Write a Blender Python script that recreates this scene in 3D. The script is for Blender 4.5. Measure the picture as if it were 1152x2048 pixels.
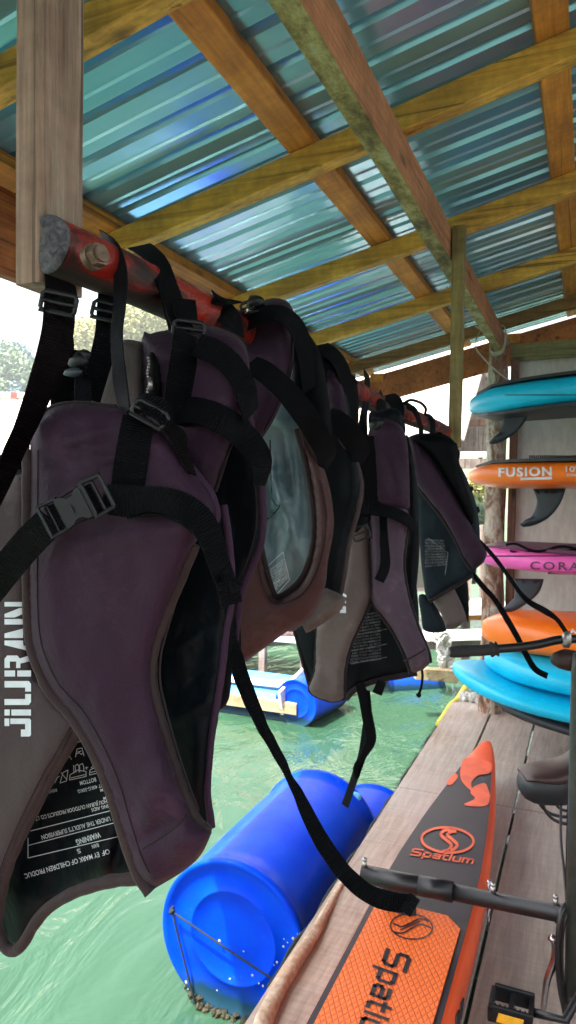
import bpy, bmesh, math, random
from mathutils import Vector, Matrix, noise
from mathutils.geometry import delaunay_2d_cdt
random.seed(7)
R = math.radians
scene = bpy.context.scene
for o in list(bpy.data.objects): bpy.data.objects.remove(o)
col = scene.collection

# ---------------- camera (world: +Y along the pole, +X to the right, camera at origin, deck at z=-1.45)
F = 1420.0; CX, CY = 576.0, 1024.0
YAW, PITCH, ROLL = R(22.8), R(1.73), 0.015
H0 = Vector((-math.sin(YAW), math.cos(YAW), 0)); R0 = Vector((math.cos(YAW), math.sin(YAW), 0))
FW = (H0*math.cos(PITCH) + Vector((0, 0, -math.sin(PITCH)))).normalized()
U0 = R0.cross(FW).normalized()
UP = U0*math.cos(ROLL) - R0*math.sin(ROLL); RT = R0*math.cos(ROLL) + U0*math.sin(ROLL)
cam = bpy.data.objects.new('camera', bpy.data.cameras.new('camera')); col.objects.link(cam)
cam.matrix_world = Matrix(((RT.x, UP.x, -FW.x, 0), (RT.y, UP.y, -FW.y, 0), (RT.z, UP.z, -FW.z, 0), (0, 0, 0, 1)))
cam.data.sensor_fit = 'VERTICAL'; cam.data.sensor_height = 36; cam.data.lens = F/2048*36
cam.data.clip_start = 0.02; cam.data.clip_end = 2000
cam.data.dof.use_dof = True; cam.data.dof.focus_distance = 0.78; cam.data.dof.aperture_fstop = 20.0
scene.camera = cam

# ---------------- world, sun, exposure
SUN_EL, SUN_AZ = 66.0, 215.0      # azimuth clockwise from +Y
w = bpy.data.worlds.new("World"); scene.world = w; w.use_nodes = True
nt = w.node_tree; bg = nt.nodes['Background']
sky = nt.nodes.new('ShaderNodeTexSky'); sky.sky_type = 'NISHITA'; sky.sun_disc = False
sky.sun_elevation = R(SUN_EL); sky.sun_rotation = R(SUN_AZ); sky.dust_density = 7.0; sky.air_density = 1.0; sky.ozone_density = 0.6
hs = nt.nodes.new('ShaderNodeHueSaturation'); hs.inputs['Saturation'].default_value = .38   # hazy, whitish tropical sky
nt.links.new(sky.outputs[0], hs.inputs['Color']); nt.links.new(hs.outputs[0], bg.inputs[0]); bg.inputs[1].default_value = 0.15
sl = bpy.data.lights.new('sun', 'SUN'); sl.energy = 4.0; sl.angle = R(0.5); sl.color = (1, .95, .87)
so = bpy.data.objects.new('sun', sl); col.objects.link(so)
sd = Vector((math.sin(R(SUN_AZ))*math.cos(R(SUN_EL)), math.cos(R(SUN_AZ))*math.cos(R(SUN_EL)), math.sin(R(SUN_EL))))
so.rotation_euler = sd.to_track_quat('Z', 'Y').to_euler()
scene.view_settings.view_transform = 'Standard'; scene.view_settings.look = 'None'
scene.view_settings.exposure = 2.15; scene.view_settings.gamma = 1

# ---------------- pixel -> world helpers (photo pixels, 1152 x 2048)
def ray(px, py): return FW + RT*((px-CX)/F) - UP*((py-CY)/F)
def P(px, py, d): return ray(px, py)*d
def PZ(px, py, z): r = ray(px, py); return r*(z/r.z)
def PX(px, py, x): r = ray(px, py); return r*(x/r.x)
def PY(px, py, y): r = ray(px, py); return r*(y/r.y)

# ---------------- object helpers
def tag(o, label=None, cat=None, group=None, kind=None):
    if label: o['label'] = label
    if cat: o['category'] = cat
    if group: o['group'] = group
    if kind: o['kind'] = kind
    return o
def empty(name, loc, label, cat, group=None):
    o = bpy.data.objects.new(name, None); col.objects.link(o); o.location = loc; o.empty_display_size = .1
    return tag(o, label, cat, group)
def origin(o):
    v = Vector((0, 0, 0))
    while o: v += o.location; o = o.parent
    return v
def mk(name, vs, fs, mat, parent=None, smooth=True, uvs=None, label=None):
    me = bpy.data.meshes.new(name)
    me.from_pydata([tuple(v) for v in vs], [], fs); 
    if uvs:
        l = me.uv_layers.new(name='UVMap')
        for p in me.polygons:
            for li in p.loop_indices: l.data[li].uv = uvs[me.loops[li].vertex_index]
    me.validate(); me.update()
    if mat: me.materials.append(mat)
    bm = bmesh.new(); bm.from_mesh(me); bmesh.ops.recalc_face_normals(bm, faces=bm.faces); bm.to_mesh(me); bm.free()
    if smooth:
        for p in me.polygons: p.use_smooth = True
    o = bpy.data.objects.new(name, me); col.objects.link(o)
    if parent:
        o.parent = parent; o.matrix_parent_inverse = Matrix.Translation(-parent.location) if parent.type == 'EMPTY' else Matrix()
    if label: o['label'] = label
    return o
class MB:
    def __init__(s): s.v = []; s.f = []
    def add(s, vs, fs):
        b = len(s.v); s.v += [Vector(v) for v in vs]; s.f += [tuple(i+b for i in f) for f in fs]
    def box(s, a, b):
        x0, y0, z0 = a; x1, y1, z1 = b
        s.add([(x0,y0,z0),(x1,y0,z0),(x1,y1,z0),(x0,y1,z0),(x0,y0,z1),(x1,y0,z1),(x1,y1,z1),(x0,y1,z1)],
              [(0,3,2,1),(4,5,6,7),(0,1,5,4),(1,2,6,5),(2,3,7,6),(3,0,4,7)])
    def bar(s, p, q, w, h, up=(0,0,1), bev=0.0, n=1, warp=0.0):
        """rectangular bar from p to q; w across, h along up; chamfered edges, slight warp"""
        p = Vector(p); q = Vector(q); t = (q-p).normalized(); up = Vector(up)
        sd_ = t.cross(up).normalized(); u = sd_.cross(t).normalized()
        c = min(w, h)*.08 if bev == 0 else bev
        prof = [(-w/2+c, -h/2), (w/2-c, -h/2), (w/2, -h/2+c), (w/2, h/2-c), (w/2-c, h/2), (-w/2+c, h/2), (-w/2, h/2-c), (-w/2, -h/2+c)]
        rings = []; N = max(1, n)
        seed = p.x*3.1+p.y*1.7
        for i in range(N+1):
            m = p.lerp(q, i/N)
            for (a, b) in prof:
                e = noise.noise(Vector((seed+i*.35, a*9, b*9)))*warp
                rings.append(m + sd_*(a+e) + u*(b+e*.6))
        fs = []
        for i in range(N):
            for k in range(8):
                fs.append((i*8+k, i*8+(k+1) % 8, (i+1)*8+(k+1) % 8, (i+1)*8+k))
        fs.append(tuple(range(7, -1, -1))); fs.append(tuple(N*8+k for k in range(8)))
        s.add(rings, fs)
    def tube(s, pts, r, n=10, closed=False, cap=True, wob=0.0):
        pts = [Vector(p) for p in pts]; N = len(pts)
        rr = r if isinstance(r, (list, tuple)) else [r]*N
        vs = []; up = None
        for i in range(N):
            t = (pts[(i+1) % N]-pts[i-1]) if closed else (pts[min(i+1, N-1)]-pts[max(i-1, 0)])
            if t.length < 1e-9: t = Vector((0, 0, 1))
            t.normalize()
            if up is None: up = t.orthogonal().normalized()
            up = (up - t*up.dot(t)); up = up.normalized() if up.length > 1e-6 else t.orthogonal().normalized()
            b = t.cross(up)
            for k in range(n):
                a = 2*math.pi*k/n; q = up*math.cos(a)+b*math.sin(a)
                rk = rr[i]
                if wob: rk *= 1+wob*noise.noise(pts[i]*9+q*1.3)
                vs.append(pts[i]+q*rk)
        fs = []
        M = N if closed else N-1
        for i in range(M):
            j = (i+1) % N
            for k in range(n): fs.append((i*n+k, i*n+(k+1) % n, j*n+(k+1) % n, j*n+k))
        if cap and not closed:
            fs.append(tuple(range(n-1, -1, -1))); fs.append(tuple((N-1)*n+k for k in range(n)))
        s.add(vs, fs)
    def blob(s, c, r, n=1, sq=(1, 1, 1), rough=.25, seed=0):
        bm = bmesh.new(); bmesh.ops.create_icosphere(bm, subdivisions=n, radius=1)
        vs = []
        for v in bm.verts:
            k = 1+rough*noise.noise(v.co*1.7+Vector((seed, seed*2, 0)))
            vs.append(Vector(c)+Vector((v.co.x*sq[0], v.co.y*sq[1], v.co.z*sq[2]))*r*k)
        fs = [tuple(v.index for v in f.verts) for f in bm.faces]; bm.free()
        s.add(vs, fs)
    def build(s, name, mat, parent=None, smooth=False, label=None): return mk(name, s.v, s.f, mat, parent, smooth, None, label)

def cat(pts, step=6.0, closed=False):
    """Catmull-Rom through n-tuples, sampled about every `step` (in the first two coordinates)"""
    n = len(pts); out = []
    segs = n if closed else n-1
    for i in range(segs):
        if closed: p0, p1, p2, p3 = pts[i-1], pts[i], pts[(i+1) % n], pts[(i+2) % n]
        else: p0, p1, p2, p3 = pts[max(i-1, 0)], pts[i], pts[i+1], pts[min(i+2, n-1)]
        L = math.hypot(p2[0]-p1[0], p2[1]-p1[1]); m = max(1, int(L/step))
        for k in range(m):
            t = k/m; t2 = t*t; t3 = t2*t
            out.append(tuple(.5*((2*b)+(-a+c)*t+(2*a-5*b+4*c-d)*t2+(-a+3*b-3*c+d)*t3) for a, b, c, d in zip(p0, p1, p2, p3)))
    if not closed: out.append(tuple(pts[-1]))
    return out
def pcat(pts, step=6.0):
    """closed outline; points given with a third element are sharp corners"""
    idx = [i for i, p in enumerate(pts) if len(p) > 2]
    if not idx: return cat([p[:2] for p in pts], step, True)
    q = pts[idx[0]:]+pts[:idx[0]]; q.append(q[0]); out = []; run = []
    for k, p in enumerate(q):
        run.append(p[:2])
        if len(p) > 2 and k > 0:
            out += cat(run, step)[:-1]; run = [p[:2]]
    return out
def wtube(px_pts, step=8):
    """world path from (px,py,depth) control points"""
    return [P(*p) for p in cat(px_pts, step)]

# ---------------- materials
class NT:
    def __init__(s, name):
        s.m = bpy.data.materials.new(name); s.m.use_nodes = True; s.t = s.m.node_tree
        s.b = s.t.nodes['Principled BSDF']; s.tc = s.t.nodes.new('ShaderNodeTexCoord')
    def n(s, typ, **k):
        x = s.t.nodes.new('ShaderNode'+typ)
        for a, b in k.items():
            if hasattr(x, a) and a not in ('Scale',): setattr(x, a, b)
            else: x.inputs[a].default_value = b
        return x
    def l(s, a, b): s.t.links.new(a, b)
    def map(s, scale=(1, 1, 1), src='Object', rot=(0, 0, 0)):
        m = s.n('Mapping'); m.inputs['Scale'].default_value = scale; m.inputs['Rotation'].default_value = rot
        s.l(s.tc.outputs[src], m.inputs[0]); return m.outputs[0]
    def noise(s, vec, scale, detail=4, rough=.6, dist=0):
        x = s.n('TexNoise'); x.inputs['Scale'].default_value = scale; x.inputs['Detail'].default_value = detail
        x.inputs['Roughness'].default_value = rough; x.inputs['Distortion'].default_value = dist; s.l(vec, x.inputs[0]); return x.outputs[0]
    def ramp(s, fac, stops):
        x = s.n('ValToRGB'); e = x.color_ramp.elements
        while len(e) < len(stops): e.new(.5)
        for k, (p, c) in enumerate(stops): e[k].position = p; e[k].color = (*c, 1) if len(c) == 3 else c
        s.l(fac, x.inputs[0]); return x.outputs[0]
    def mix(s, fac, a, b, mode='MIX'):
        x = s.n('MixRGB'); x.blend_type = mode
        for i, v in ((0, fac), (1, a), (2, b)):
            if hasattr(v, 'is_output'): s.l(v, x.inputs[i])
            elif i == 0: x.inputs[0].default_value = v
            else: x.inputs[i].default_value = (*v, 1)
        return x.outputs[0]
    def bump(s, h, strength=.3, dist=.01, prev=None):
        x = s.n('Bump'); x.inputs['Strength'].default_value = strength; x.inputs['Distance'].default_value = dist
        s.l(h, x.inputs['Height'])
        if prev: s.l(prev, x.inputs['Normal'])
        return x.outputs[0]
    def fin(s, color=None, rough=None, normal=None, metal=None, **k):
        for nme, v in (('Base Color', color), ('Roughness', rough), ('Normal', normal), ('Metallic', metal)):
            if v is None: continue
            if hasattr(v, 'is_output'): s.l(v, s.b.inputs[nme])
            elif nme == 'Base Color': s.b.inputs[nme].default_value = (*v, 1)
            else: s.b.inputs[nme].default_value = v
        for a, v in k.items(): s.b.inputs[a].default_value = v
        return s.m
def wood(name, a, b, dark, axis='Y', grain=60, rough=.7, spots=.5, fine=1.0, bump=.25):
    m = NT(name); k = {'X': (.05, 1, 1), 'Y': (1, .05, 1), 'Z': (1, 1, .05)}[axis]
    v = m.map(k); g = m.noise(v, grain, 6, .65, .6); g2 = m.noise(v, grain*3.5, 3, .6)
    c = m.ramp(g, [(.3, dark), (.45, a), (.7, b)])
    big = m.noise(m.map((1, 1, 1)), 7, 5, .7)
    c = m.mix(m.ramp(big, [(.38, (spots,)*3), (.6, (0, 0, 0))]), c, dark)
    c = m.mix(.35*fine, c, m.ramp(g2, [(.35, (.25, .25, .25)), (.65, (1, 1, 1))]), 'MULTIPLY')
    # long drying cracks and a few knots
    ck = m.noise(m.map({'X': (.5, 30, 30), 'Y': (30, .5, 30), 'Z': (30, 30, .5)}[axis]), 1.6, 5, .6, .5)
    c = m.mix(m.ramp(ck, [(.60, (0, 0, 0)), (.66, (.75, .75, .75))]), c, tuple(x*.35 for x in dark))
    vo = m.n('TexVoronoi'); vo.inputs['Scale'].default_value = 1.0; m.l(m.map({'X': (3, 9, 9), 'Y': (9, 3, 9), 'Z': (9, 9, 3)}[axis]), vo.inputs[0])
    c = m.mix(m.ramp(vo.outputs['Distance'], [(.06, (.85, .85, .85)), (.16, (0, 0, 0))]), c, tuple(x*.5 for x in dark))
    # saw marks across the grain
    sw = m.n('TexWave'); sw.wave_type = 'BANDS'; sw.bands_direction = axis; sw.inputs['Scale'].default_value = 8; sw.inputs['Distortion'].default_value = 9; sw.inputs['Detail'].default_value = 3
    m.l(m.tc.outputs['Object'], sw.inputs[0])
    c = m.mix(.08*fine, c, m.ramp(sw.outputs['Fac'], [(.2, (.35, .3, .25)), (.6, (1, 1, 1))]), 'MULTIPLY')
    nrm = m.bump(g2, bump, .002, m.bump(g, bump, .004))
    return m.fin(c, rough, nrm)
def plain(name, c, rough=.5, metal=0, var=.15, scale=12, bump=.1, bscale=80, bdist=.001, **k):
    m = NT(name); v = m.map()
    n1 = m.noise(v, scale, 5, .6)
    cc = m.mix(m.ramp(n1, [(.3, (1, 1, 1)), (.7, (0, 0, 0))]), c, tuple(x*(1-var*2.2) for x in c))
    n2 = m.noise(v, bscale, 4, .6)
    return m.fin(cc, rough, m.bump(n2, bump, bdist), metal, **k)
M = {}
M['batten'] = wood('orange brown batten wood', (.66, .25, .03), (.80, .34, .05), (.28, .09, .02), 'Y', 24)
M['rafter'] = wood('yellow green treated rafter wood', (.72, .37, .05), (.88, .52, .09), (.28, .14, .03), 'X', 24, spots=.6)
M['beam'] = wood('brown beam wood', (.52, .20, .09), (.62, .26, .12), (.2, .08, .035), 'Y', 50)
M['fascia'] = wood('reddish brown eave wood', (.45, .14, .035), (.55, .19, .05), (.18, .05, .015), 'Y', 40)
M['endwood'] = wood('dark amber end rafter wood', (.28, .14, .04), (.38, .2, .06), (.10, .05, .015), 'X', 40)
M['post'] = wood('weathered grey brown post wood', (.33, .22, .16), (.46, .35, .27), (.15, .09, .06), 'Z', 45, .85, .45, fine=1.0, bump=.9)
M['hanger'] = wood('hanging post wood', (.24, .18, .06), (.34, .26, .09), (.09, .06, .02), 'Z', 50)
def _log():
    m = NT('peeling lichen covered bark'); v = m.map((1, 1, .35)); n = m.noise(v, 13, 8, .75, 1.0); n2 = m.noise(m.map((1, 1, .2)), 60, 5, .7); n3 = m.noise(m.map(), 5, 4, .6)
    c = m.ramp(n, [(.36, (.10, .045, .025)), (.46, (.26, .15, .10)), (.53, (.55, .48, .38)), (.70, (.72, .68, .60))])
    c = m.mix(.5, c, m.ramp(n2, [(.35, (.35, .3, .27)), (.6, (1, 1, 1))]), 'MULTIPLY')
    c = m.mix(m.ramp(n3, [(.50, (0, 0, 0)), (.60, (.7, .7, .7))]), c, (.24, .085, .045))
    return m.fin(c, .9, m.bump(n2, .5, .004, m.bump(n, .8, .014)))
M['log'] = _log()
M['logdark'] = wood('dark stud wood', (.22, .11, .07), (.30, .16, .10), (.08, .04, .03), 'Z', 30, .85, .5)
M['deckfar'] = wood('grey deck plywood', (.40, .34, .29), (.52, .46, .40), (.20, .15, .12), 'Y', 45, .75, .3, bump=.3)
M['shedwood'] = wood('weathered shed boards', (.26, .20, .17), (.36, .29, .25), (.10, .07, .06), 'Z', 12, .9, .6)
M['railwood'] = wood('mossy rail wood', (.27, .24, .10), (.36, .32, .15), (.12, .10, .05), 'X', 40, .85, .4)
M['dockwood'] = wood('sunlit dock timber', (.42, .33, .18), (.55, .45, .28), (.18, .12, .06), 'X', 30, .85, .4)

# mossy underside of the beam: lichen patches
def _mossy():
    m = NT('mossy beam underside'); v = m.map((1, .4, 1)); n1 = m.noise(v, 14, 8, .75); n2 = m.noise(m.map(), 60, 4, .7)
    c = m.ramp(n1, [(.34, (.06, .05, .02)), (.47, (.22, .17, .05)), (.58, (.38, .34, .13)), (.72, (.42, .44, .27))])
    c = m.mix(.4, c, m.ramp(n2, [(.35, (.2, .2, .2)), (.6, (1, 1, 1))]), 'MULTIPLY')
    return m.fin(c, .9, m.bump(n2, .5, .003))
M['moss'] = _mossy()

def _roof():
    m = NT('teal painted roofing metal'); v = m.map((.35, 3, 1)); n1 = m.noise(v, 1.2, 3, .5); n2 = m.noise(m.map(), 30, 4, .6)
    c = m.ramp(n1, [(.3, (.21, .43, .56)), (.7, (.36, .56, .69))])
    n3 = m.noise(m.map((2.2, 1.0, 1)), 1.6, 3, .5)
    return m.fin(c, .19, m.bump(n3, .22, .03), .62)
M['roof'] = _roof()

def _neo(name, c1, c2, rough=.62, sheen=.08):
    m = NT(name); v = m.map()
    n1 = m.noise(v, 5, 4, .6); nf = m.noise(v, 420, 3, .7); nm = m.noise(v, 13, 5, .55, .8)
    c = m.ramp(n1, [(.3, c1), (.7, c2)])
    c = m.mix(.45, c, m.ramp(nf, [(.3, (.5, .5, .5)), (.65, (1, 1, 1))]), 'MULTIPLY')
    # faint salt stains
    ns = m.noise(v, 11, 8, .75)
    c = m.mix(m.ramp(ns, [(.55, (0, 0, 0)), (.75, (.32, .32, .32))]), c, tuple(min(1, x*2.4+.02) for x in c2))
    nrm = m.bump(nf, .4, .0012, m.bump(nm, .5, .010))
    return m.fin(c, rough, nrm, **{'Sheen Weight': sheen*.5, 'Sheen Roughness': .45, 'Specular IOR Level': .14})
M['purple'] = _neo('dark purple neoprene', (.018, .006, .017), (.031, .012, .029))
M['purplelit'] = _neo('lit purple neoprene', (.028, .011, .028), (.042, .019, .043))  # lighter copy of the dark purple, its lit tone put into the colour
M['brown'] = _neo('faded brown neoprene', (.055, .022, .022), (.072, .034, .032))
M['taupe'] = _neo('faded taupe neoprene', (.085, .066, .062), (.125, .10, .095))
M['mauve'] = _neo('faded mauve neoprene', (.036, .024, .028), (.056, .041, .042))
M['mauvepale'] = _neo('faded lilac neoprene', (.055, .034, .052), (.085, .058, .085))  # faded, paler version of the mauve
M['bind'] = _neo('dark edge binding', (.013, .008, .010), (.022, .015, .018), .7, .15)
M['bindbrown'] = _neo('brown edge binding', (.026, .016, .017), (.038, .025, .026), .7, .15)
def _lining(name, c1, c2, rough=.5):
    m = NT(name); v = m.map((1, 1, .6)); n1 = m.noise(v, 9, 3, .55, 1.2); n2 = m.noise(v, 30, 3, .6, .8); n3 = m.noise(v, 700, 2)
    c = m.ramp(n1, [(.3, c1), (.7, c2)])
    nrm = m.bump(n3, .15, .0005, m.bump(n2, .35, .005, m.bump(n1, .5, .012)))
    return m.fin(c, rough, nrm, **{'Specular IOR Level': .3 if c2[0] > .1 else .10})
M['lining'] = _lining('black nylon lining', (.0012, .0018, .003), (.003, .005, .008))
M['lininglit'] = _lining('lit blue grey nylon', (.045, .085, .10), (.16, .23, .24), .36)  # paler than the other linings: light from the water side put into the colour
M['liningmid'] = _lining('dark navy nylon lining', (.003, .006, .010), (.009, .018, .026), .45)
def _web(name, c, bs=.8):
    m = NT(name); v = m.map((1, 1, 1), 'UV')
    w1 = m.n('TexWave'); w1.wave_type = 'BANDS'; w1.bands_direction = 'Y'; w1.inputs['Scale'].default_value = 110; w1.inputs['Distortion'].default_value = .6; m.l(v, w1.inputs[0])
    w2 = m.n('TexWave'); w2.wave_type = 'BANDS'; w2.bands_direction = 'X'; w2.inputs['Scale'].default_value = 90; m.l(v, w2.inputs[0])
    s = m.mix(.5, w1.outputs['Color'], w2.outputs['Color'], 'MULTIPLY')
    cc = m.mix(s, tuple(x*.45 for x in c), c)
    return m.fin(cc, .6, m.bump(s, bs, .0012), **{'Specular IOR Level': .07, 'Sheen Weight': .0})
M['web'] = _web('black polyester webbing', (.0028, .0034, .0048))
M['webgrey'] = _web('worn grey black webbing', (.010, .011, .015))
M['webglow'] = _web('black webbing', (.004, .0018, .003))  # black webbing tinted dark red, the sunlight glow put into its colour
M['plastic'] = plain('black buckle plastic', (.004, .0045, .006), .42, 0, .1, 30, .1, 200, .0005, **{'Specular IOR Level': .35})
M['steel'] = plain('dull steel', (.45, .42, .40), .35, .9, .2, 60, .2, 200)
M['rust'] = plain('rusty bolt steel', (.24, .16, .11), .5, .6, .3, 90, .4, 300)
M['print'] = plain('pale reflective print', (.55, .62, .66), .45, 0, .08, 60)
M['dimprint'] = plain('dim tag print', (.16, .18, .20), .6, 0, .4, 60)  # darker copy of the white tag print
M['tinyprint'] = plain('white tag print', (.5, .55, .57), .5, 0, .05, 60)

def _pole():
    m = NT('chipped glossy red pole paint'); v = m.map((1, .5, 1)); n = m.noise(v, 13, 8, .7, 1.2); n2 = m.noise(m.map(), 70, 5, .7)
    c = m.ramp(n, [(.38, (.008, .003, .003)), (.46, (.05, .007, .005)), (.53, (.22, .010, .005)), (.74, (.36, .018, .008))])
    c = m.mix(m.ramp(n2, [(.62, (0, 0, 0)), (.70, (.4, .4, .4))]), c, (.12, .04, .02))
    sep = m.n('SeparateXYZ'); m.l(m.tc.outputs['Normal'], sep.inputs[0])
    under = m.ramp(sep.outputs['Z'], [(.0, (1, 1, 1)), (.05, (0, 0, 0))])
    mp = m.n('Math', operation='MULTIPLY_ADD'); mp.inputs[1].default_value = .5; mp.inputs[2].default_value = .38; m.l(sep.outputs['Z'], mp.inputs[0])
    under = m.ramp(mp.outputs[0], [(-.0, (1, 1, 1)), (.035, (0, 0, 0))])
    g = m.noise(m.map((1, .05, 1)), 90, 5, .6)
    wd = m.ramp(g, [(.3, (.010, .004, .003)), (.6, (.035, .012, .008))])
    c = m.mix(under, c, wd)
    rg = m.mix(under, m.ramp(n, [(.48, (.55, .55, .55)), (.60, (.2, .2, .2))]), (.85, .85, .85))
    return m.fin(c, rg, m.bump(n, .7, .006, m.bump(n2, .3, .001)))
M['pole'] = _pole()
def _endgrain():
    m = NT('grey end grain'); v = m.map((1, 1, 1)); n = m.noise(v, 60, 6, .7, 1.5)
    c = m.ramp(n, [(.35, (.018, .018, .022)), (.5, (.06, .06, .068)), (.7, (.13, .13, .145))])
    return m.fin(c, .85, m.bump(n, .6, .003))
M['endgrain'] = _endgrain()

def _water():
    m = NT('green sea water'); v = m.map((1, .55, 1), rot=(0, 0, .4))
    n1 = m.noise(v, 2.6, 4, .55, .8); n2 = m.noise(v, 9, 4, .6, .6); n3 = m.noise(m.map(), .35, 3, .5)
    c = m.ramp(n3, [(.3, (.020, .056, .031)), (.7, (.034, .085, .050))])
    nrm = m.bump(n2, .09, .04, m.bump(n1, .36, .16))
    return m.fin(c, .09, nrm, IOR=1.33)
M['water'] = _water()
def _blue(name, c=(.0, .035, .62)):
    m = NT(name); v = m.map(); n = m.noise(v, 8, 6, .65); n2 = m.noise(v, 38, 5, .7)
    cc = m.mix(m.ramp(n, [(.3, (0, 0, 0)), (.7, (.5, .5, .5))]), c, (.0, .09, .68))
    cc = m.mix(m.ramp(n2, [(.62, (0, 0, 0)), (.70, (.55, .55, .55))]), cc, (.06, .10, .16))
    # algae near the water line
    sp = m.n('SeparateXYZ'); m.l(m.tc.outputs['Object'], sp.inputs[0])
    ad = m.n('Math', operation='MULTIPLY_ADD'); ad.inputs[1].default_value = .12; ad.inputs[2].default_value = 0; m.l(n, ad.inputs[0])
    su = m.n('Math', operation='SUBTRACT'); m.l(sp.outputs['Z'], su.inputs[0]); m.l(ad.outputs[0], su.inputs[1])
    mr = m.n('MapRange'); mr.inputs[1].default_value = -1.985; mr.inputs[2].default_value = -1.90; mr.inputs[3].default_value = 1; mr.inputs[4].default_value = 0; m.l(su.outputs[0], mr.inputs[0])
    cc = m.mix(mr.outputs[0], cc, (.008, .035, .06))
    return m.fin(cc, .33, m.bump(n2, .12, .003, m.bump(n, .10, .02)), **{'Specular IOR Level': .08})
M['blue'] = _blue('blue drum plastic')
M['rope'] = plain('thin green rope', (.008, .016, .012), .8, 0, .2, 200)
M['shell'] = plain('white barnacle crust', (.6, .6, .55), .8, 0, .3, 60, .5)
M['barn'] = plain('brown mussel crust', (.05, .045, .015), .8, 0, .5, 40, .8, 60, .01)
def _edge():
    m = NT('knobbly pale edge rope'); v = m.map((1, 1, 1)); n = m.noise(v, 45, 5, .7); n2 = m.noise(v, 12, 4, .6)
    c = m.ramp(n, [(.3, (.30, .20, .13)), (.6, (.56, .45, .34)), (.8, (.66, .58, .48))])
    c = m.mix(m.ramp(n2, [(.4, (.5, .5, .5)), (.6, (0, 0, 0))]), c, (.40, .22, .12))
    return m.fin(c, .75, m.bump(n, .9, .008))
M['edge'] = _edge()
def _rubber(name, c, rough=.35, var=.1): return plain(name, c, rough, 0, var, 5, .12, 26, .006)
M['teal'] = _rubber('glossy cyan inflatable skin', (.0, .56, .86), .35)
M['orange'] = _rubber('glossy orange inflatable skin', (.98, .20, .008), .3)
M['pink'] = _rubber('pink inflatable skin', (.95, .13, .50), .38)
M['navy'] = plain('dark board underside', (.02, .025, .03), .5)
M['fin'] = plain('dark grey flexible fin', (.022, .034, .046), .45, 0, .15)
M['coral'] = _rubber('coral red pontoon skin', (.96, .11, .018), .38)
M['pdark'] = plain('dark slate board top', (.022, .017, .028), .5, 0, .12, 9, .3, 500, .0006)
def _pad():
    m = NT('orange foam pad with diamond grooves'); v = m.map((1, 1, 1))
    sp = m.n('SeparateXYZ'); m.l(v, sp.inputs[0])
    def tri(a, b):
        x = m.n('Math', operation='MULTIPLY'); x.inputs[1].default_value = a; m.l(sp.outputs['X'], x.inputs[0])
        y = m.n('Math', operation='MULTIPLY_ADD'); y.inputs[1].default_value = b; m.l(sp.outputs['Y'], y.inputs[0]); m.l(x.outputs[0], y.inputs[2])
        z = m.n('Math', operation='PINGPONG'); z.inputs[1].default_value = .5; m.l(y.outputs[0], z.inputs[0]); return z.outputs[0]
    mn = m.n('Math', operation='MINIMUM'); m.l(tri(60, 34), mn.inputs[0]); m.l(tri(60, -34), mn.inputs[1])
    g = m.ramp(mn.outputs[0], [(.0, (0, 0, 0)), (.2, (1, 1, 1))])
    c = m.mix(g, (.62, .09, .015), (.92, .17, .025))
    c = m.mix(m.ramp(m.noise(v, 14, 8, .75), [(.62, (0, 0, 0)), (.74, (.35, .35, .35))]), c, (.45, .10, .04))
    return m.fin(c, .6, m.bump(g, .6, .003))
M['pad'] = _pad()
M['black'] = plain('satin black metal tube', (.009, .009, .011), .38, .1, .1, 20)
M['olive'] = plain('scratched olive frame paint', (.045, .052, .042), .38, .1, .25, 30)
M['rubberblk'] = plain('ribbed black rubber', (.02, .02, .022), .7, 0, .2, 90, .8, 220, .002)
M['saddle'] = plain('dark saddle cover', (.010, .015, .017), .45, 0, .15, 12)
M['saddlebrown'] = plain('brown worn saddle top', (.045, .019, .017), .45, 0, .2, 12)
M['amber'] = plain('amber reflector', (.85, .42, .02), .25, 0, .1, 60)
M['chrome'] = plain('polished metal lever', (.5, .5, .52), .2, 1, .15, 40)
M['cable'] = plain('black cable housing', (.012, .012, .013), .35)
M['yellow'] = plain('yellow pipe paint', (.75, .60, .04), .5, 0, .2, 20)
M['wallply'] = None
def _ply(name, a, b, dk, sc=3):
    m = NT(name); v = m.map(); n = m.noise(v, sc, 6, .65); n2 = m.noise(m.map((1, 1, .3)), 26, 6, .7)
    c = m.ramp(n, [(.3, a), (.7, b)]); c = m.mix(m.ramp(n2, [(.40, (.45, .45, .45)), (.62, (0, 0, 0))]), c, dk)
    return m.fin(c, .85, m.bump(n2, .2, .003))
M['wallply'] = _ply('pale grey painted plywood', (.56, .53, .46), (.70, .66, .60), (.42, .38, .34))
M['palecream'] = _ply('pale cream sunlit sheet', (.66, .60, .50), (.76, .70, .60), (.55, .46, .40), .6)
M['palepink'] = _ply('pale pink sunlit sheet', (.68, .52, .46), (.76, .60, .54), (.55, .40, .36), .6)
M['redtrim'] = plain('red trim paint', (.6, .06, .05), .6)
M['white'] = plain('white weathered paint', (.75, .74, .72), .6, 0, .15, 8)
M['bluepaint'] = plain('light blue paint', (.10, .42, .75), .5, 0, .2, 6)
M['string'] = plain('pale string', (.55, .47, .36), .9)
M['blackprint'] = plain('black print', (.02, .018, .025), .5)
M['coralprint'] = plain('coral print', (.93, .13, .045), .5)
M['whiteprint'] = plain('white print', (.75, .72, .70), .5)
M['darkprint'] = plain('dark magenta print', (.12, .02, .07), .5)
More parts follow.
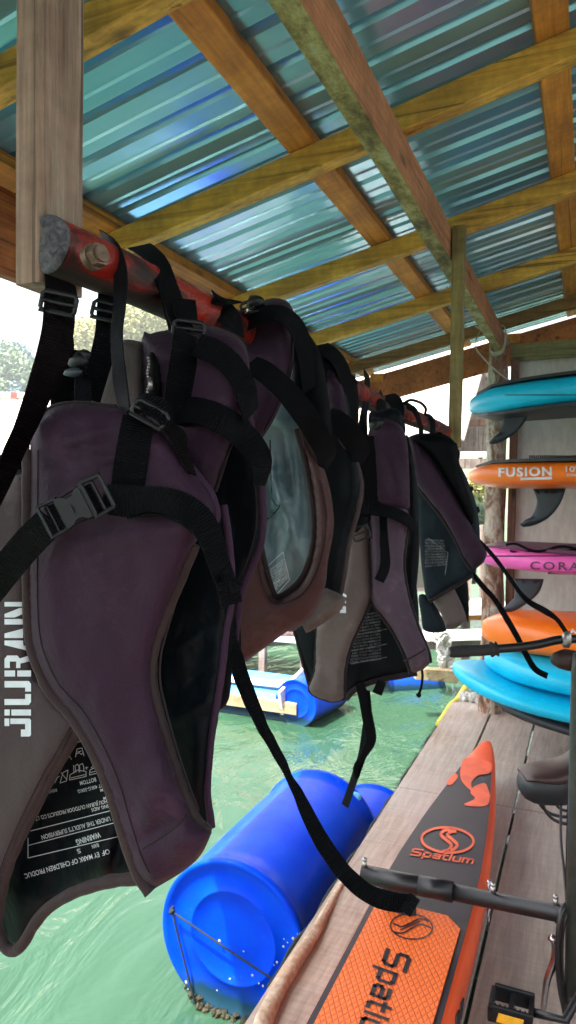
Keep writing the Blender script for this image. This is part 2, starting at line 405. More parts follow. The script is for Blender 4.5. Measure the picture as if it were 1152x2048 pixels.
def _deck():
    m = NT('weathered brown deck plywood'); v = m.map((1, .08, 1)); n = m.noise(v, 55, 6, .65, .5); big = m.noise(m.map(), 1.1, 4, .6)
    v2 = m.map((.08, 1, 1)); nx = m.noise(v2, 90, 4, .6)
    sp = m.n('SeparateXYZ'); m.l(m.tc.outputs['Object'], sp.inputs[0])
    c = m.ramp(n, [(.3, (.22, .155, .11)), (.5, (.35, .26, .20)), (.7, (.46, .365, .30))])
    c = m.mix(.30, c, m.ramp(nx, [(.35, (.4, .4, .4)), (.6, (1, 1, 1))]), 'MULTIPLY')
    c = m.mix(m.ramp(big, [(.35, (0, 0, 0)), (.7, (.55, .55, .55))]), c, (.44, .42, .41))
    st = m.noise(m.map(), 9, 7, .75); c = m.mix(m.ramp(st, [(.63, (0, 0, 0)), (.72, (.5, .5, .5))]), c, (.10, .075, .06))
    return m.fin(c, .7, m.bump(n, .3, .003, m.bump(nx, .2, .002)))
M['deck'] = _deck()
def _leaf(name, a, b):
    m = NT(name); v = m.map(); n = m.noise(v, 1.3, 4, .7); c = m.ramp(n, [(.3, a), (.7, b)]); return m.fin(c, .7, None)
M['leafdark'] = _leaf('hazed dark green leaves', (.06, .12, .12), (.10, .19, .17))  # this and the next two lightened, this one blued: distance haze in the colour
M['leafmid'] = _leaf('mid green leaves', (.10, .16, .09), (.19, .26, .13))
M['leafyellow'] = _leaf('yellow green leaves', (.24, .25, .07), (.42, .38, .13))
M['bark'] = plain('bark', (.14, .10, .07), .9, 0, .3, 5)
M['hill'] = _leaf('wooded hillside', (.06, .10, .05), (.16, .19, .07))

# =====================================================================  SETTING
WZ = -1.97                       # water level
DZ = -1.45                       # deck top
def sheet(name, x0, y0, x1, y1, z, mat, nx=1, ny=1, hf=None):
    vs = []; fs = []
    for j in range(ny+1):
        for i in range(nx+1):
            x = x0+(x1-x0)*i/nx; y = y0+(y1-y0)*j/ny; vs.append((x, y, z+(hf(x, y) if hf else 0)))
    for j in range(ny):
        for i in range(nx):
            a = j*(nx+1)+i; fs.append((a, a+1, a+nx+2, a+nx+1))
    return mk(name, vs, fs, mat, None, True)
tag(sheet('water', -290, -50, 230, 230, WZ, M['water']), kind='structure')
tag(sheet('seabed', -290, -50, 230, 230, WZ-3, M['hill']), kind='structure')
# hills across the bay
def hillh(x, y):
    ridge = 24*max(0, noise.noise(Vector((x*.012, 3.3, 0)))+.55) + 10*max(0, (x+70)/60 if x < -10 else 1)
    k = max(0, min(1, (y-70)/45)); return -2.4 + ridge*k*k*(3-2*k)+1.6*noise.noise(Vector((x*.08, y*.08, 0)))*k
tag(sheet('hillside', -260, 60, 200, 170, 0, M['hill'], 110, 40, hillh), kind='structure')

# ---- wooden deck: long plywood planks, edge at EX
EX = PZ(776, 1604, DZ).x
DEND = 5.02
g1 = PZ(965, 1464, DZ).x; g2 = PZ(1034, 1595, DZ).x
mb = MB()
xs = [EX, g1, g2, g2+.62, g2+1.24, g2+1.86, g2+2.5]
for i in range(len(xs)-1):
    a = xs[i]+(.006 if i else 0); b = xs[i+1]-.006
    for (y0, y1) in ((-1.5, 1.02), (1.026, 3.40), (3.406, DEND)):
        mb.bar(((a+b)/2, y0, DZ-.012), ((a+b)/2, y1, DZ-.012-.001*i), b-a, .024, (0, 0, 1), .002)
tag(mb.build('deck', M['deck']), kind='structure')
mb = MB()
for k in range(9):
    mb.bar((EX+.03, -1.3+k*.78, DZ-.07), (3, -1.3+k*.78, DZ-.07), .05, .088)
for x in (EX+.06, .6, 2.4): mb.bar((x, -1.5, DZ-.165), (x, DEND, DZ-.165), .06, .10)
tag(mb.build('deck_joists', M['shedwood']), kind='structure')

# ---- open lean-to shelter
ZR = 1.30; SL = math.tan(R(13.3))
def zr(x): return ZR+SL*x        # underside of sheet
shed = empty('open_shelter', (1.0, 2.5, DZ), 'open timber lean-to with teal metal roofing standing over the deck', 'shelter')
# corrugated sheet, profile in Y, extruded along slope
def roof_sheets():
    prof = []
    y = -1.6; k = 0
    while y < 5.35:
        prof += [(y+q*.7, h) for q, h in ((0, 0), (.075, 0), (.084, .006), (.096, .006), (.105, 0), (.165, 0), (.180, .022), (.203, .022), (.218, 0))]
        y += .1526; k += 1
    return prof
prof = roof_sheets()
cosS = math.cos(math.atan(SL))
for si, (xa, xb, dz) in enumerate(((-1.86, .42, 0), (.30, 3.3, .004))):
    vs = []; fs = []; nx = 30; n = len(prof)
    for i in range(nx+1):
        x = xa+(xb-xa)*i/nx
        for (y, h) in prof:
            d = .0035*noise.noise(Vector((x*1.6, y*.9, si*5)))+.0015*noise.noise(Vector((x*6, y*3, 2)))
            vs.append((x, y, zr(x)+.002+dz+h+d))
    for i in range(nx):
        for j in range(n-1): fs.append((i*n+j, i*n+j+1, (i+1)*n+j+1, (i+1)*n+j))
    ns = len(vs); vs += [(a, b, c+.0012) for a, b, c in vs]
    fs += [tuple(i+ns for i in f[::-1]) for f in fs]
    mk('roof_sheet', vs, fs, M['roof'], shed, False)
# battens under the sheet (along Y)
BX = [-1.56, -.84, -.12, .60, 1.32, 2.04, 2.76]
for x in BX:
    mb = MB(); mb.bar((x, -1.5, zr(x)-.026), (x, 5.25, zr(x)-.026), .085, .048, (-SL, 0, 1), .003, 16, .004)
    mb.build('batten', M['batten'], shed)
# rafters (slope direction)
RY = [.42, 1.25, 2.07, 2.96, 3.83, 4.72]
for k, y in enumerate(RY):
    a, b = -1.60, 3.1; off = -.052-.040
    mb = MB(); mb.bar((a, y, zr(a)+off), (b, y, zr(b)+off), .052, .076, (-SL, 0, 1), .003, 18, .005)
    mb.build('rafter', M['rafter'] if k < 5 else M['endwood'], shed)
# main beam (along Y) under the rafters
bx = -.54; bz = zr(bx)-.052-.082
mb = MB(); mb.box((bx-.026, -1.2, bz-.128), (bx+.026, 5.0, bz-.004)); mb.build('beam', M['beam'], shed)
mb = MB(); mb.bar((bx, -1.2, bz-.1305), (bx, 4.99, bz-.1305), .0535, .005, (0, 0, 1), .001, 40, .003)
mb.build('beam_underside', M['moss'], shed)
# eave fascia
mb = MB(); mb.bar((-1.66, -1.5, zr(-1.62)-.075), (-1.66, 5.2, zr(-1.62)-.075), .03, .125, (0, 0, 1), .003, 14, .004); mb.build('fascia', M['fascia'], shed)
mb = MB(); mb.bar((-1.60, -1.5, zr(-1.6)-.235), (-1.60, 1.9, zr(-1.6)-.235), .04, .14, (0, 0, 1), .003, 10, .004); mb.build('eave_plank', M['fascia'], shed)
# far gable board, lower, with packing blocks
ge = 5.14
mb = MB(); mb.bar((-1.66, ge, zr(-1.66)-.195), (3.0, ge, zr(3.0)-.195), .03, .20, (-SL, 0, 1), .003, 10, .004); mb.build('gable_board', M['fascia'], shed)
for x in (-1.50, -.55, .02):
    mb = MB(); mb.box((x, ge-.05, zr(x)-.13), (x+.10, ge+.02, zr(x)-.075)); mb.build('packing_block', M['batten'], shed)
# near post (left), hanging hanger post (right)
mb = MB(); mb.bar((-.5685, .644, .222), (-.5685, .644, 1.25), .037, .07, (0, 1, 0), .0022, 24, .0016); mb.build('hanging_post', M['post'], shed)
mb = MB(); mb.bar((-.485, 2.84, .18), (-.485, 2.84, bz-.0), .045, .05, (0, 1, 0), .002, 8, .003); mb.build('hanging_post', M['hanger'], shed)
# log post and stud at the wall, wall rail
def logpost(x, y, z0, z1, r, name, mat, parent, seed=0):
    pts = []; rs = []
    for i in range(26):
        t = i/25; z = z0+(z1-z0)*t
        pts.append((x+.018*noise.noise(Vector((seed, z*1.2, 0))), y+.015*noise.noise(Vector((seed+9, z*1.2, 0))), z))
        rs.append(r*(1.1-.18*t)*(1+.12*noise.noise(Vector((seed+3, z*5, 0)))))
    mb = MB(); mb.tube(pts, rs, 16, wob=.16); return mb.build(name, mat, parent, True)
lx = PY(988, 1100, 4.86).x
logpost(lx, 4.86, DZ-.25, zr(lx)-.16, .068, 'log_post', M['log'], shed)
mb = MB(); mb.bar((lx+.10, 4.93, DZ), (lx+.10, 4.93, .88), .05, .06, (0, 1, 0), .004, 12, .006); mb.build('stud', M['logdark'], shed)
mb = MB(); mb.bar((lx+.07, 4.92, .93), (3.0, 4.92, .98), .03, .115, (0, 0, 1), .004, 8, .004); mb.build('wall_rail', M['railwood'], shed)
for x in (1.2, 2.9): logpost(x, 4.86, DZ-.25, zr(x)-.16, .06, 'log_post', M['log'], shed, x)
for x in (1.9,): logpost(x, -.9, DZ-.05, zr(x)-.16, .06, 'log_post', M['log'], shed, x)
# plywood wall behind the boards
mb = MB()
x = lx+.075
for k, x1 in enumerate((1.05, 2.3, 3.1)):
    mb.add([(x, 4.965, DZ+.02), (x1-.004, 4.965, DZ+.02), (x1-.004, 4.965, zr(x1)-.28), (x, 4.965, zr(x)-.28),
            (x, 4.985, DZ+.02), (x1-.004, 4.985, DZ+.02), (x1-.004, 4.985, zr(x1)-.28), (x, 4.985, zr(x)-.28)],
           [(0,1,2,3),(7,6,5,4),(0,4,5,1),(1,5,6,2),(2,6,7,3),(3,7,4,0)])
    x = x1
tag(mb.build('plywood_wall', M['wallply']), 'pale grey plywood wall closing the far end of the shelter behind the rack', 'wall')
# string tied round the beam end and down to the top board
mb = MB()
for k in range(4):
    a = .02*k
    loop = [(bx-.04, 4.62+a, bz-.14-.004*k), (bx+.035, 4.60+a, bz-.142), (bx+.04, 4.63+a, bz+.0), (bx-.035, 4.64+a, bz-.0)]
    mb.tube([Vector(p) for p in cat(loop, .01, True)], .0035, 6, True)
for pts in ([(965, 655, 4.35), (950, 690, 4.35), (975, 725, 4.4), (1010, 755, 4.2), (1022, 762, 4.1)], [(965, 655, 4.35), (985, 640, 4.35), (1000, 668, 4.35), (975, 665, 4.35), (950, 652, 4.35)], [(1022, 762, 4.1), (1035, 768, 4.1), (1045, 760, 4.08)], [(1022, 762, 4.1), (1018, 772, 4.1)]):
    mb.tube(wtube(pts, 6), .0045, 6)
tag(mb.build('string', M['string'], None, True), 'pale string tied round the beam end and hanging to the top board', 'string')

# ---- red hanging pole, bolted to the near post
pole = empty('hanging_pole', (-.52, .6, .262), 'chipped red painted wooden pole the life vests hang from', 'pole')
PA = PX(96, 490, -.543); PB = PX(893, 868, -.525)
pts = []; rs = []
for i in range(60):
    t = i/59; p_ = PA.lerp(PB, t); y = p_.y
    pts.append((p_.x+.005*math.sin(t*7)+.003*noise.noise(Vector((0, y*2, 0))), y, p_.z+.005*math.sin(t*9)))
    rs.append(.0305*(1-.12*t)*(1+.05*noise.noise(Vector((5, y*7, 0)))))
POLE = pts
mb = MB(); mb.tube(pts, rs, 28, wob=.05, cap=False)
for i, v in enumerate(mb.v): c_ = pts[i//28]; v.x = max(v.x, c_[0]-.006)      # the pole is a split log, flat towards the post
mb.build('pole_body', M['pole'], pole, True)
mb = MB()
c = Vector(pts[0]); ring = [c+Vector((max(math.cos(a)*rs[0]*1.02, -.007), -.002+.002*math.sin(3*a), math.sin(a)*rs[0]*1.02)) for a in [2*math.pi*k/28 for k in range(28)]]
ring2 = [c+(p-c)*.9+Vector((0, -.005, 0)) for p in ring]; ring3 = [c+(p-c)*.45+Vector((0, -.006, .001)) for p in ring]
mb.add(ring+ring2+ring3+[c+Vector((0, -.004, 0))], [(k, (k+1) % 28, 28+(k+1) % 28, 28+k) for k in range(28)]+[(28+k, 28+(k+1) % 28, 56+(k+1) % 28, 56+k) for k in range(28)]+[(56+k, 56+(k+1) % 28, 84) for k in range(28)])
mb.build('pole_end', M['endgrain'], pole, True)
# hex bolt and washer on the side facing the deck
bc = PX(188, 514, -.4885); dirb = Vector((1, -.25, .12)).normalized()
u = dirb.orthogonal().normalized(); v = dirb.cross(u)
mb = MB()
hexr = .0125
def disc(c, r, n, h, ph=0):
    a = [c+(u*math.cos(2*math.pi*k/n+ph)+v*math.sin(2*math.pi*k/n+ph))*r for k in range(n)]
    mb.add(a+[p+dirb*h for p in a], [tuple(range(n-1, -1, -1)), tuple(range(n, 2*n))]+[(k, (k+1) % n, n+(k+1) % n, n+k) for k in range(n)])
disc(bc-dirb*.006, .0135, 24, .008); disc(bc+dirb*.0025, hexr, 6, .009, .3); disc(bc+dirb*.012, hexr*.72, 18, .0022)
mb.build('hex_bolt', M['rust'], pole)

# ---- green pipe / yellow pipe / edge rope along the deck
ptsr = [PZ(*p) for p in cat([(700, 1742, DZ-.002), (668, 1795, DZ+.0), (628, 1868, DZ+.012), (590, 1925, DZ+.015), (555, 1985, DZ+.012), (525, 2048, DZ+.015), (500, 2120, DZ+.01), (470, 2200, DZ)], 10)]
mb = MB(); mb.tube(ptsr, [.010+.014*min(1, i/22) for i in range(len(ptsr))], 14, wob=.22)
tag(mb.build('edge_rope', M['edge'], None, True), 'thick knobbly pale rope lying along the near deck edge beside the drum', 'rope')
mb = MB(); mb.tube([Vector((EX-.01, 4.5+.02*k, DZ-.02))  for k in range(24)]+[Vector((EX+.02, 5.0+.08*k, DZ-.0)) for k in range(18)], .021, 12)
tag(mb.build('yellow_pipe', M['yellow'], None, True), 'yellow pipe running along the far corner of the deck edge', 'pipe')
mb = MB(); mb.tube([Vector((EX-.018+.006*math.sin(k*1.7), 1.9+.08*k, DZ-.035+.008*math.sin(k*.9))) for k in range(38)], .008, 8)
tag(mb.build('mooring_rope', M['rope'], None, True), 'thin dark green rope running along the side of the deck', 'rope')
# shells and rubble at far deck end
for k in range(2):
    mb = MB()
    for i in range(46):
        if k == 0: c = (EX+.03+random.random()*.26, DEND-.02+random.random()*.16, DZ-.0+random.random()*.03)
        else: c = None
        if c: mb.blob(c, .012+.02*random.random(), 1, rough=.6, seed=i)
    if k == 0: tag(mb.build('shell_heap', M['shell'], None), 'little heap of white shells at the far end of the deck', 'shells')

# ---- blue drums
def drum(name, label, cx, cy, cz, r, L, rot=0, parent_group='blue plastic drums keeping the deck afloat', ropes=False, crust=False, group=True):
    root = empty(name, (cx, cy, cz), label, 'drum', parent_group if group else None)
    prof = [(0, .012), (.10, .012), (.165, .012), (.169, .008), (.175, .008), (.179, .012), (.255, .012), (.27, .002), (.283, -.006), (.292, 0), (.292, .016), (.289, .03), (.283, .04), (.281, .10),
            (.285, .30), (.286, .45), (.285, .62), (.281, .80), (.283, .865), (.292, .875), (.292, .895), (.283, .90), (.27, .893), (0, .893)]
    sc = r/.29; n = 64; vs = []; fs = []
    ca, sa = math.cos(rot), math.sin(rot)
    for (rr, y) in prof:
        for k in range(n):
            a = 2*math.pi*k/n; X = rr*sc*math.cos(a); Z = rr*sc*math.sin(a); Y = y*L/.9
            vs.append((cx+X*ca-Y*sa, cy+X*sa+Y*ca, cz+Z))
    for i in range(len(prof)-1):
        for k in range(n): fs.append((i*n+k, i*n+(k+1) % n, (i+1)*n+(k+1) % n, (i+1)*n+k))
    mk('drum_body', vs, fs, M['blue'], root, True)
    return root
dx = -1.185; dy = 2.33; dz_ = -1.685
dr = drum('blue_drum', 'big blue plastic drum floating beside the deck with rope across its end', dx, dy, dz_, .298, .96)
mb = MB()
def face(a, rr): return Vector((dx+math.cos(a)*rr, dy-.012, dz_+math.sin(a)*rr))
A = PY(345, 1822, dy-.012); B_ = PY(560, 1965, dy-.012)
B_ = A+(B_-A)*1.25
for p, q in ((A, B_), (A, PY(402, 2048, dy-.012))):
    mb.tube([p.lerp(q, i/8)+Vector((0, -.003, -.004*math.sin(math.pi*i/8))) for i in range(9)], .0038, 8)
mb.tube([A+Vector((-.012, .3*0, 0)), A+Vector((-.010, .05, .004)), A+Vector((.0, .3, .02))], .0045, 8)
for k in range(3): mb.blob(A+Vector((.004*k-.004, -.006, .004*k-.004)), .009, 1)
mb.build('lashing_rope', M['rope'], dr, True)
mb = MB()
for (px, py, s) in ((439, 1882, 9), (487, 1903, 5), (460, 1958, 6), (505, 1951, 7), (518, 1967, 5), (526, 1972, 6), (554, 1925, 6), (567, 1893, 6), (586, 1877, 8), (598, 1868, 9), (596, 1880, 6), (434, 1981, 4), (372, 1965, 10), (376, 1978, 5), (575, 1885, 4), (568, 1878, 4), (548, 1560+370, 4)):
    mb.blob(PY(px, py, dy-.002), s*.0007, 2, (1, .5, 1), .5, px)
mb.build('barnacle', M['shell'], dr, True)
mb = MB()
for k in range(60):
    a = R(-130+random.random()*85); rr = .285+random.random()*.02
    mb.blob((dx+math.cos(a)*rr, dy+.01+random.random()*.04-.02, dz_+math.sin(a)*rr), .006+.013*random.random()**2, 1, rough=.7, seed=k)
for k in range(26): mb.blob((dx-.13+random.random()*.16, dy-.005-.02*random.random(), WZ+.012*random.random()), .012*random.random()+.006, 1, rough=.9, seed=k)
mb.build('mussel_crust', M['barn'], dr)
d2 = drum('blue_drum', 'second blue drum just beyond the big one, mostly hidden by the deck edge', dx+.13, dy+.99, dz_-.20, .27, .45, -.06)
d3 = drum('blue_drum', 'third blue drum tucked under the deck edge', EX+.30, -.4, -1.78, .27, .9)
# light blue jug handle between the drums
mb = MB()
c = P(700, 1600, 3.45)
mb.blob(c, .062, 3, (.95, .5, .9), .25, 4); 
tag(mb.build('float', M['bluepaint'], None, True), 'small light blue float lodged behind the big blue drum', 'float')

# =====================================================================  LIFE VESTS
def segdist(px, py, pts):
    best = 1e9; n = len(pts)
    for i in range(n):
        ax, ay = pts[i]; bx_, by_ = pts[(i+1) % n]; dx_, dy_ = bx_-ax, by_-ay; L2 = dx_*dx_+dy_*dy_
        t = 0 if L2 == 0 else max(0, min(1, ((px-ax)*dx_+(py-ay)*dy_)/L2))
        d = (px-ax-t*dx_)**2+(py-ay-t*dy_)**2
        if d < best: best = d
    return math.sqrt(best)
def inside(px, py, pts):
    c = False; n = len(pts); j = n-1
    for i in range(n):
        if (pts[i][1] > py) != (pts[j][1] > py) and px < (pts[j][0]-pts[i][0])*(py-pts[i][1])/(pts[j][1]-pts[i][1])+pts[i][0]: c = not c
        j = i
    return c
class Panel:
    """foam panel of a vest hanging in the vertical plane Y = Yc + a(X+.52) + b(Z-.2); outline as seen, real thickness both ways"""
    def __init__(s, outline, Yc, a=0.0, b=0.0, th=.022, back=.012, soft=30, step=9, wr=.004, folds=(), seed=0, bow=0.0):
        s.o = pcat(outline, step); s.Yc, s.a, s.b = Yc, a, b; s.th, s.back, s.soft = th, back, soft; s.step = step; s.wr = wr; s.folds = folds; s.seed = seed
        s.bow = bow; s.mx = sum(p[0] for p in s.o)/len(s.o); s.hw = max(1, max(abs(p[0]-s.mx) for p in s.o))
        d = s.depth(s.mx, s.o[0][1]); s.softpx = soft*.75/d
    def depth(s, px, py):
        r = ray(px, py); t = (s.Yc+.52*s.a-.2*s.b)/(r.y-s.a*r.x-s.b*r.z)
        u_ = (px-s.mx)/s.hw; return t + s.bow*u_*u_
    def prof(s, px, py):
        d = min(1, segdist(px, py, s.o)/s.softpx); return math.sqrt(max(0, 1-(1-d)**2))
    def wrinkle(s, px, py, p):
        k = noise.noise(Vector((px*.011, py*.006, s.seed)))*s.wr*1.6+noise.noise(Vector((px*.03, py*.014, s.seed+5)))*s.wr*.5
        for (x0, y0, x1, y1, w_, amp) in s.folds:
            dx_, dy_ = x1-x0, y1-y0; t = max(0, min(1, ((px-x0)*dx_+(py-y0)*dy_)/(dx_*dx_+dy_*dy_)))
            d = math.hypot(px-x0-t*dx_, py-y0-t*dy_)/w_
            k += amp*math.exp(-d*d)*math.sin(math.pi*(.15+.7*t))
        return k*p
    def surf(s, px, py, lift=0.0):
        p = s.prof(px, py) if inside(px, py, s.o) else 0
        return P(px, py, s.depth(px, py)-s.th*p-s.wrinkle(px, py, p)-lift)
    def rear(s, px, py):
        p = s.prof(px, py); return P(px, py, s.depth(px, py)+s.back*p)
    def build(s, name, mat, parent, label=None):
        o = s.o; pts = [Vector(p) for p in o]; nb = len(pts)
        x0 = min(p[0] for p in o); x1 = max(p[0] for p in o); y0 = min(p[1] for p in o); y1 = max(p[1] for p in o)
        g = s.step*1.15; y = y0+g*.5; row = 0
        while y < y1:
            x = x0+g*(.5 if row % 2 else 1.0)
            while x < x1:
                if inside(x, y, o) and segdist(x, y, o) > g*.45: pts.append(Vector((x, y)))
                x += g
            y += g*.87; row += 1
        # a finer ring near the edge gives the rolled rim
        vv, ee, ff, ov, oe, of_ = delaunay_2d_cdt(pts, [(i, (i+1) % nb) for i in range(nb)], [], 1, 1e-4)
        N = len(vv); A_ = []; B_2 = []
        bset = set()
        for i, v in enumerate(vv):
            A_.append(s.surf(v.x, v.y) if segdist(v.x, v.y, o) > .3 else P(v.x, v.y, s.depth(v.x, v.y)))
            B_2.append(s.rear(v.x, v.y)+ray(v.x, v.y)*.002)
        fs = [tuple(f) for f in ff]+[tuple(i+N for i in reversed(f)) for f in ff]
        cnt = {}
        for f in ff:
            for i in range(len(f)):
                k = (f[i], f[(i+1) % len(f)]); cnt[k] = cnt.get(k, 0)+1
        for (a, b) in list(cnt):
            if (b, a) not in cnt: fs.append((b, a, a+N, b+N))
        return mk(name, A_+B_2, fs, mat, parent, True, None, label)
    def binding(s, pts, r, mat, parent, name='edge_binding', closed=False, lift=.002, step=7):
        q = cat(pts, step, closed); mb = MB()
        rr = [r*(1+.12*noise.noise(Vector((i*.35, s.seed, 1)))) for i in range(len(q))]
        mb.tube([P(x, y, s.depth(x, y)-lift) for x, y in q], rr, 10, closed); return mb.build(name, mat, parent, True)
    def edge(s, r, mat, parent, name='edge_binding'):
        mb = MB(); mb.tube([P(x, y, s.depth(x, y)-.001) for x, y in s.o], r, 10, True); return mb.build(name, mat, parent, True)
    def seam(s, pts, parent, mat=None, r=.0011, name='seam', lift=.0002):
        mb = MB(); mb.tube([s.surf(x, y, lift) for x, y in cat(pts, 7)], r, 6); return mb.build(name, mat or M['bind'], parent, True)

def ribbon(name, pts, mat, parent, W=.038, th=.0016, sgn=1, step=7, wob=.0008):
    """webbing through (px, py, depth, seen width px); narrower than W means turned edge-on"""
    q = cat(pts, step); C = [P(x, y, d) for x, y, d, w_ in q]; n = len(q); vs = []; uv = []; L = 0
    for i in range(n):
        t = (C[min(i+1, n-1)]-C[max(i-1, 0)]).normalized(); v = C[i].normalized()
        s0 = t.cross(v).normalized(); nrm = s0.cross(t).normalized()
        ww = q[i][3]*q[i][2]/F; c = min(1, ww/W) if W else 1; Wt = W if ww <= W else ww
        ang = math.acos(c)*sgn; sd_ = s0*math.cos(ang)+nrm*math.sin(ang); nn = sd_.cross(t).normalized()
        if i: L += (C[i]-C[i-1]).length
        for k in range(5):
            a = (k/4-.5); off = nn*(wob*noise.noise(Vector((L*40, k*2.1, pts[0][0]))))
            vs.append(C[i]+sd_*a*Wt+off+nn*th/2); uv.append((k/4*W, L))
        for k in range(4, -1, -1):
            a = (k/4-.5); off = nn*(wob*noise.noise(Vector((L*40, k*2.1, pts[0][0]))))
            vs.append(C[i]+sd_*a*Wt+off-nn*th/2); uv.append((k/4*W, L))
    fs = []
    for i in range(n-1):
        for k in range(10): fs.append((i*10+k, i*10+(k+1) % 10, (i+1)*10+(k+1) % 10, (i+1)*10+k))
    fs.append(tuple(range(10))); fs.append(tuple((n-1)*10+k for k in range(9, -1, -1)))
    o = mk(name, vs, fs, mat, parent, True, uv)
    m = o.modifiers.new('edges', 'EDGE_SPLIT'); m.split_angle = R(50)
    return o

def on(panel, pts, lift=.004, smooth=4):
    """(px, py, width px) -> (px, py, depth, width) riding on the front face of a panel"""
    q = cat(pts, 9); D = []
    for x, y, w_ in q:
        ds = []
        for k in (-.45, 0, .45):
            i0 = q.index((x, y, w_)); a = q[max(i0-1, 0)]; b = q[min(i0+1, len(q)-1)]; dx_, dy_ = b[0]-a[0], b[1]-a[1]; L_ = math.hypot(dx_, dy_) or 1
            ds.append(panel.surf(x-dy_/L_*w_*k, y+dx_/L_*w_*k).dot(FW))
        D.append(min(ds)-lift)
    for _ in range(smooth): D = [min(D[i], (D[max(i-1, 0)]+D[i]+D[min(i+1, len(D)-1)])/3) for i in range(len(D))]
    return [(x, y, d, w_) for (x, y, w_), d in zip(q, D)]
def textmesh(txt, bold=0.0, shear=0.0, spacing=1.0):
    c = bpy.data.curves.new('t', 'FONT'); c.body = txt; c.offset = bold; c.shear = shear; c.space_character = spacing; c.resolution_u = 3; c.fill_mode = 'BOTH'
    o = bpy.data.objects.new('t', c); col.objects.link(o); bpy.context.view_layer.update()
    me = bpy.data.meshes.new_from_object(o.evaluated_get(bpy.context.evaluated_depsgraph_get()))
    vs = [(v.co.x, v.co.y) for v in me.vertices]; fs = [tuple(p.vertices) for p in me.polygons]
    bpy.data.objects.remove(o); bpy.data.curves.remove(c); bpy.data.meshes.remove(me)
    return vs, fs
def place_text(mb, txt, p0, p1, h, proj, bold=0.0, shear=0.0, spacing=1.0, side=1):
    """baseline runs from p0 to p1 (px); letters stand h px high to the left of the direction (side=1) ; proj(px,py)->world"""
    vs, fs = textmesh(txt, bold, shear, spacing)
    if not vs: return
    x0 = min(v[0] for v in vs); x1 = max(v[0] for v in vs); hh = .70
    dx_, dy_ = p1[0]-p0[0], p1[1]-p0[1]; L = math.hypot(dx_, dy_); ex = (dx_/L, dy_/L); ey = (ex[1]*side, -ex[0]*side)
    out = []
    for (x, y) in vs:
        a = (x-x0)/(x1-x0)*L; b = y/hh*h; out.append(proj(p0[0]+ex[0]*a+ey[0]*b, p0[1]+ex[1]*a+ey[1]*b))
    mb.add(out, fs)
def line_px(mb, a, b, w_, proj, n=8):
    dx_, dy_ = b[0]-a[0], b[1]-a[1]; L = math.hypot(dx_, dy_) or 1; nx, ny = -dy_/L*w_/2, dx_/L*w_/2; vs = []
    for i in range(n+1):
        x = a[0]+dx_*i/n; y = a[1]+dy_*i/n; vs += [proj(x+nx, y+ny), proj(x-nx, y-ny)]
    mb.add(vs, [(2*i, 2*i+1, 2*i+3, 2*i+2) for i in range(n)])
def poly_px(mb, pts, proj, dens=0):
    """filled px polygon, subdivided so it follows a curved surface"""
    if dens:
        o = []
        for i in range(len(pts)):
            a, b = pts[i], pts[(i+1) % len(pts)]; m = max(1, int(math.hypot(b[0]-a[0], b[1]-a[1])/dens))
            o += [(a[0]+(b[0]-a[0])*k/m, a[1]+(b[1]-a[1])*k/m) for k in range(m)]
    else: o = list(pts)
    P_ = [Vector(p) for p in o]; nb = len(P_)
    if dens:
        x0 = min(p[0] for p in o); x1 = max(p[0] for p in o); y0 = min(p[1] for p in o); y1 = max(p[1] for p in o); y = y0+dens
        while y < y1:
            x = x0+dens
            while x < x1:
                if inside(x, y, o) and segdist(x, y, o) > dens*.4: P_.append(Vector((x, y)))
                x += dens
            y += dens
    vv, ee, ff, _, _, _ = delaunay_2d_cdt(P_, [(i, (i+1) % nb) for i in range(nb)], [], 1, 1e-4)
    mb.add([proj(v.x, v.y) for v in vv], [tuple(f) for f in ff])

def slider(name, c, ang, d, w, h, mat, parent, bars=1, t=.0042):
    """ladder-lock frame centred at px c; w along the strap width, h along the strap, in metres"""
    a = R(ang); ex = (math.cos(a), math.sin(a)); ey = (-math.sin(a), math.cos(a)); k = F/d
    def q(u_, v_, dd=0): return P(c[0]+(ex[0]*u_+ey[0]*v_)*k, c[1]+(ex[1]*u_+ey[1]*v_)*k, d-dd)
    mb = MB(); r = t*.62
    ring = [(-w/2+.003, -h/2), (w/2-.003, -h/2), (w/2, -h/2+.003), (w/2, h/2-.003), (w/2-.003, h/2), (-w/2+.003, h/2), (-w/2, h/2-.003), (-w/2, -h/2+.003)]
    mb.tube([q(u_, v_, .001) for u_, v_ in ring], r, 8, True)
    for i in range(1, bars+1):
        v_ = -h/2+h*i/(bars+1); mb.tube([q(-w/2, v_, .002), q(0, v_, .003), q(w/2, v_, .002)], r*.9, 8)
    # flared lip
    mb.bar(q(-w/2, h/2+.001, .003), q(w/2, h/2+.001, .003), t*.8, t*1.6, tuple((-ray(*c)).normalized()), .0008)
    return mb.build(name, mat, parent, True)

VG = 'upside down life vests hanging in a row from the red pole'
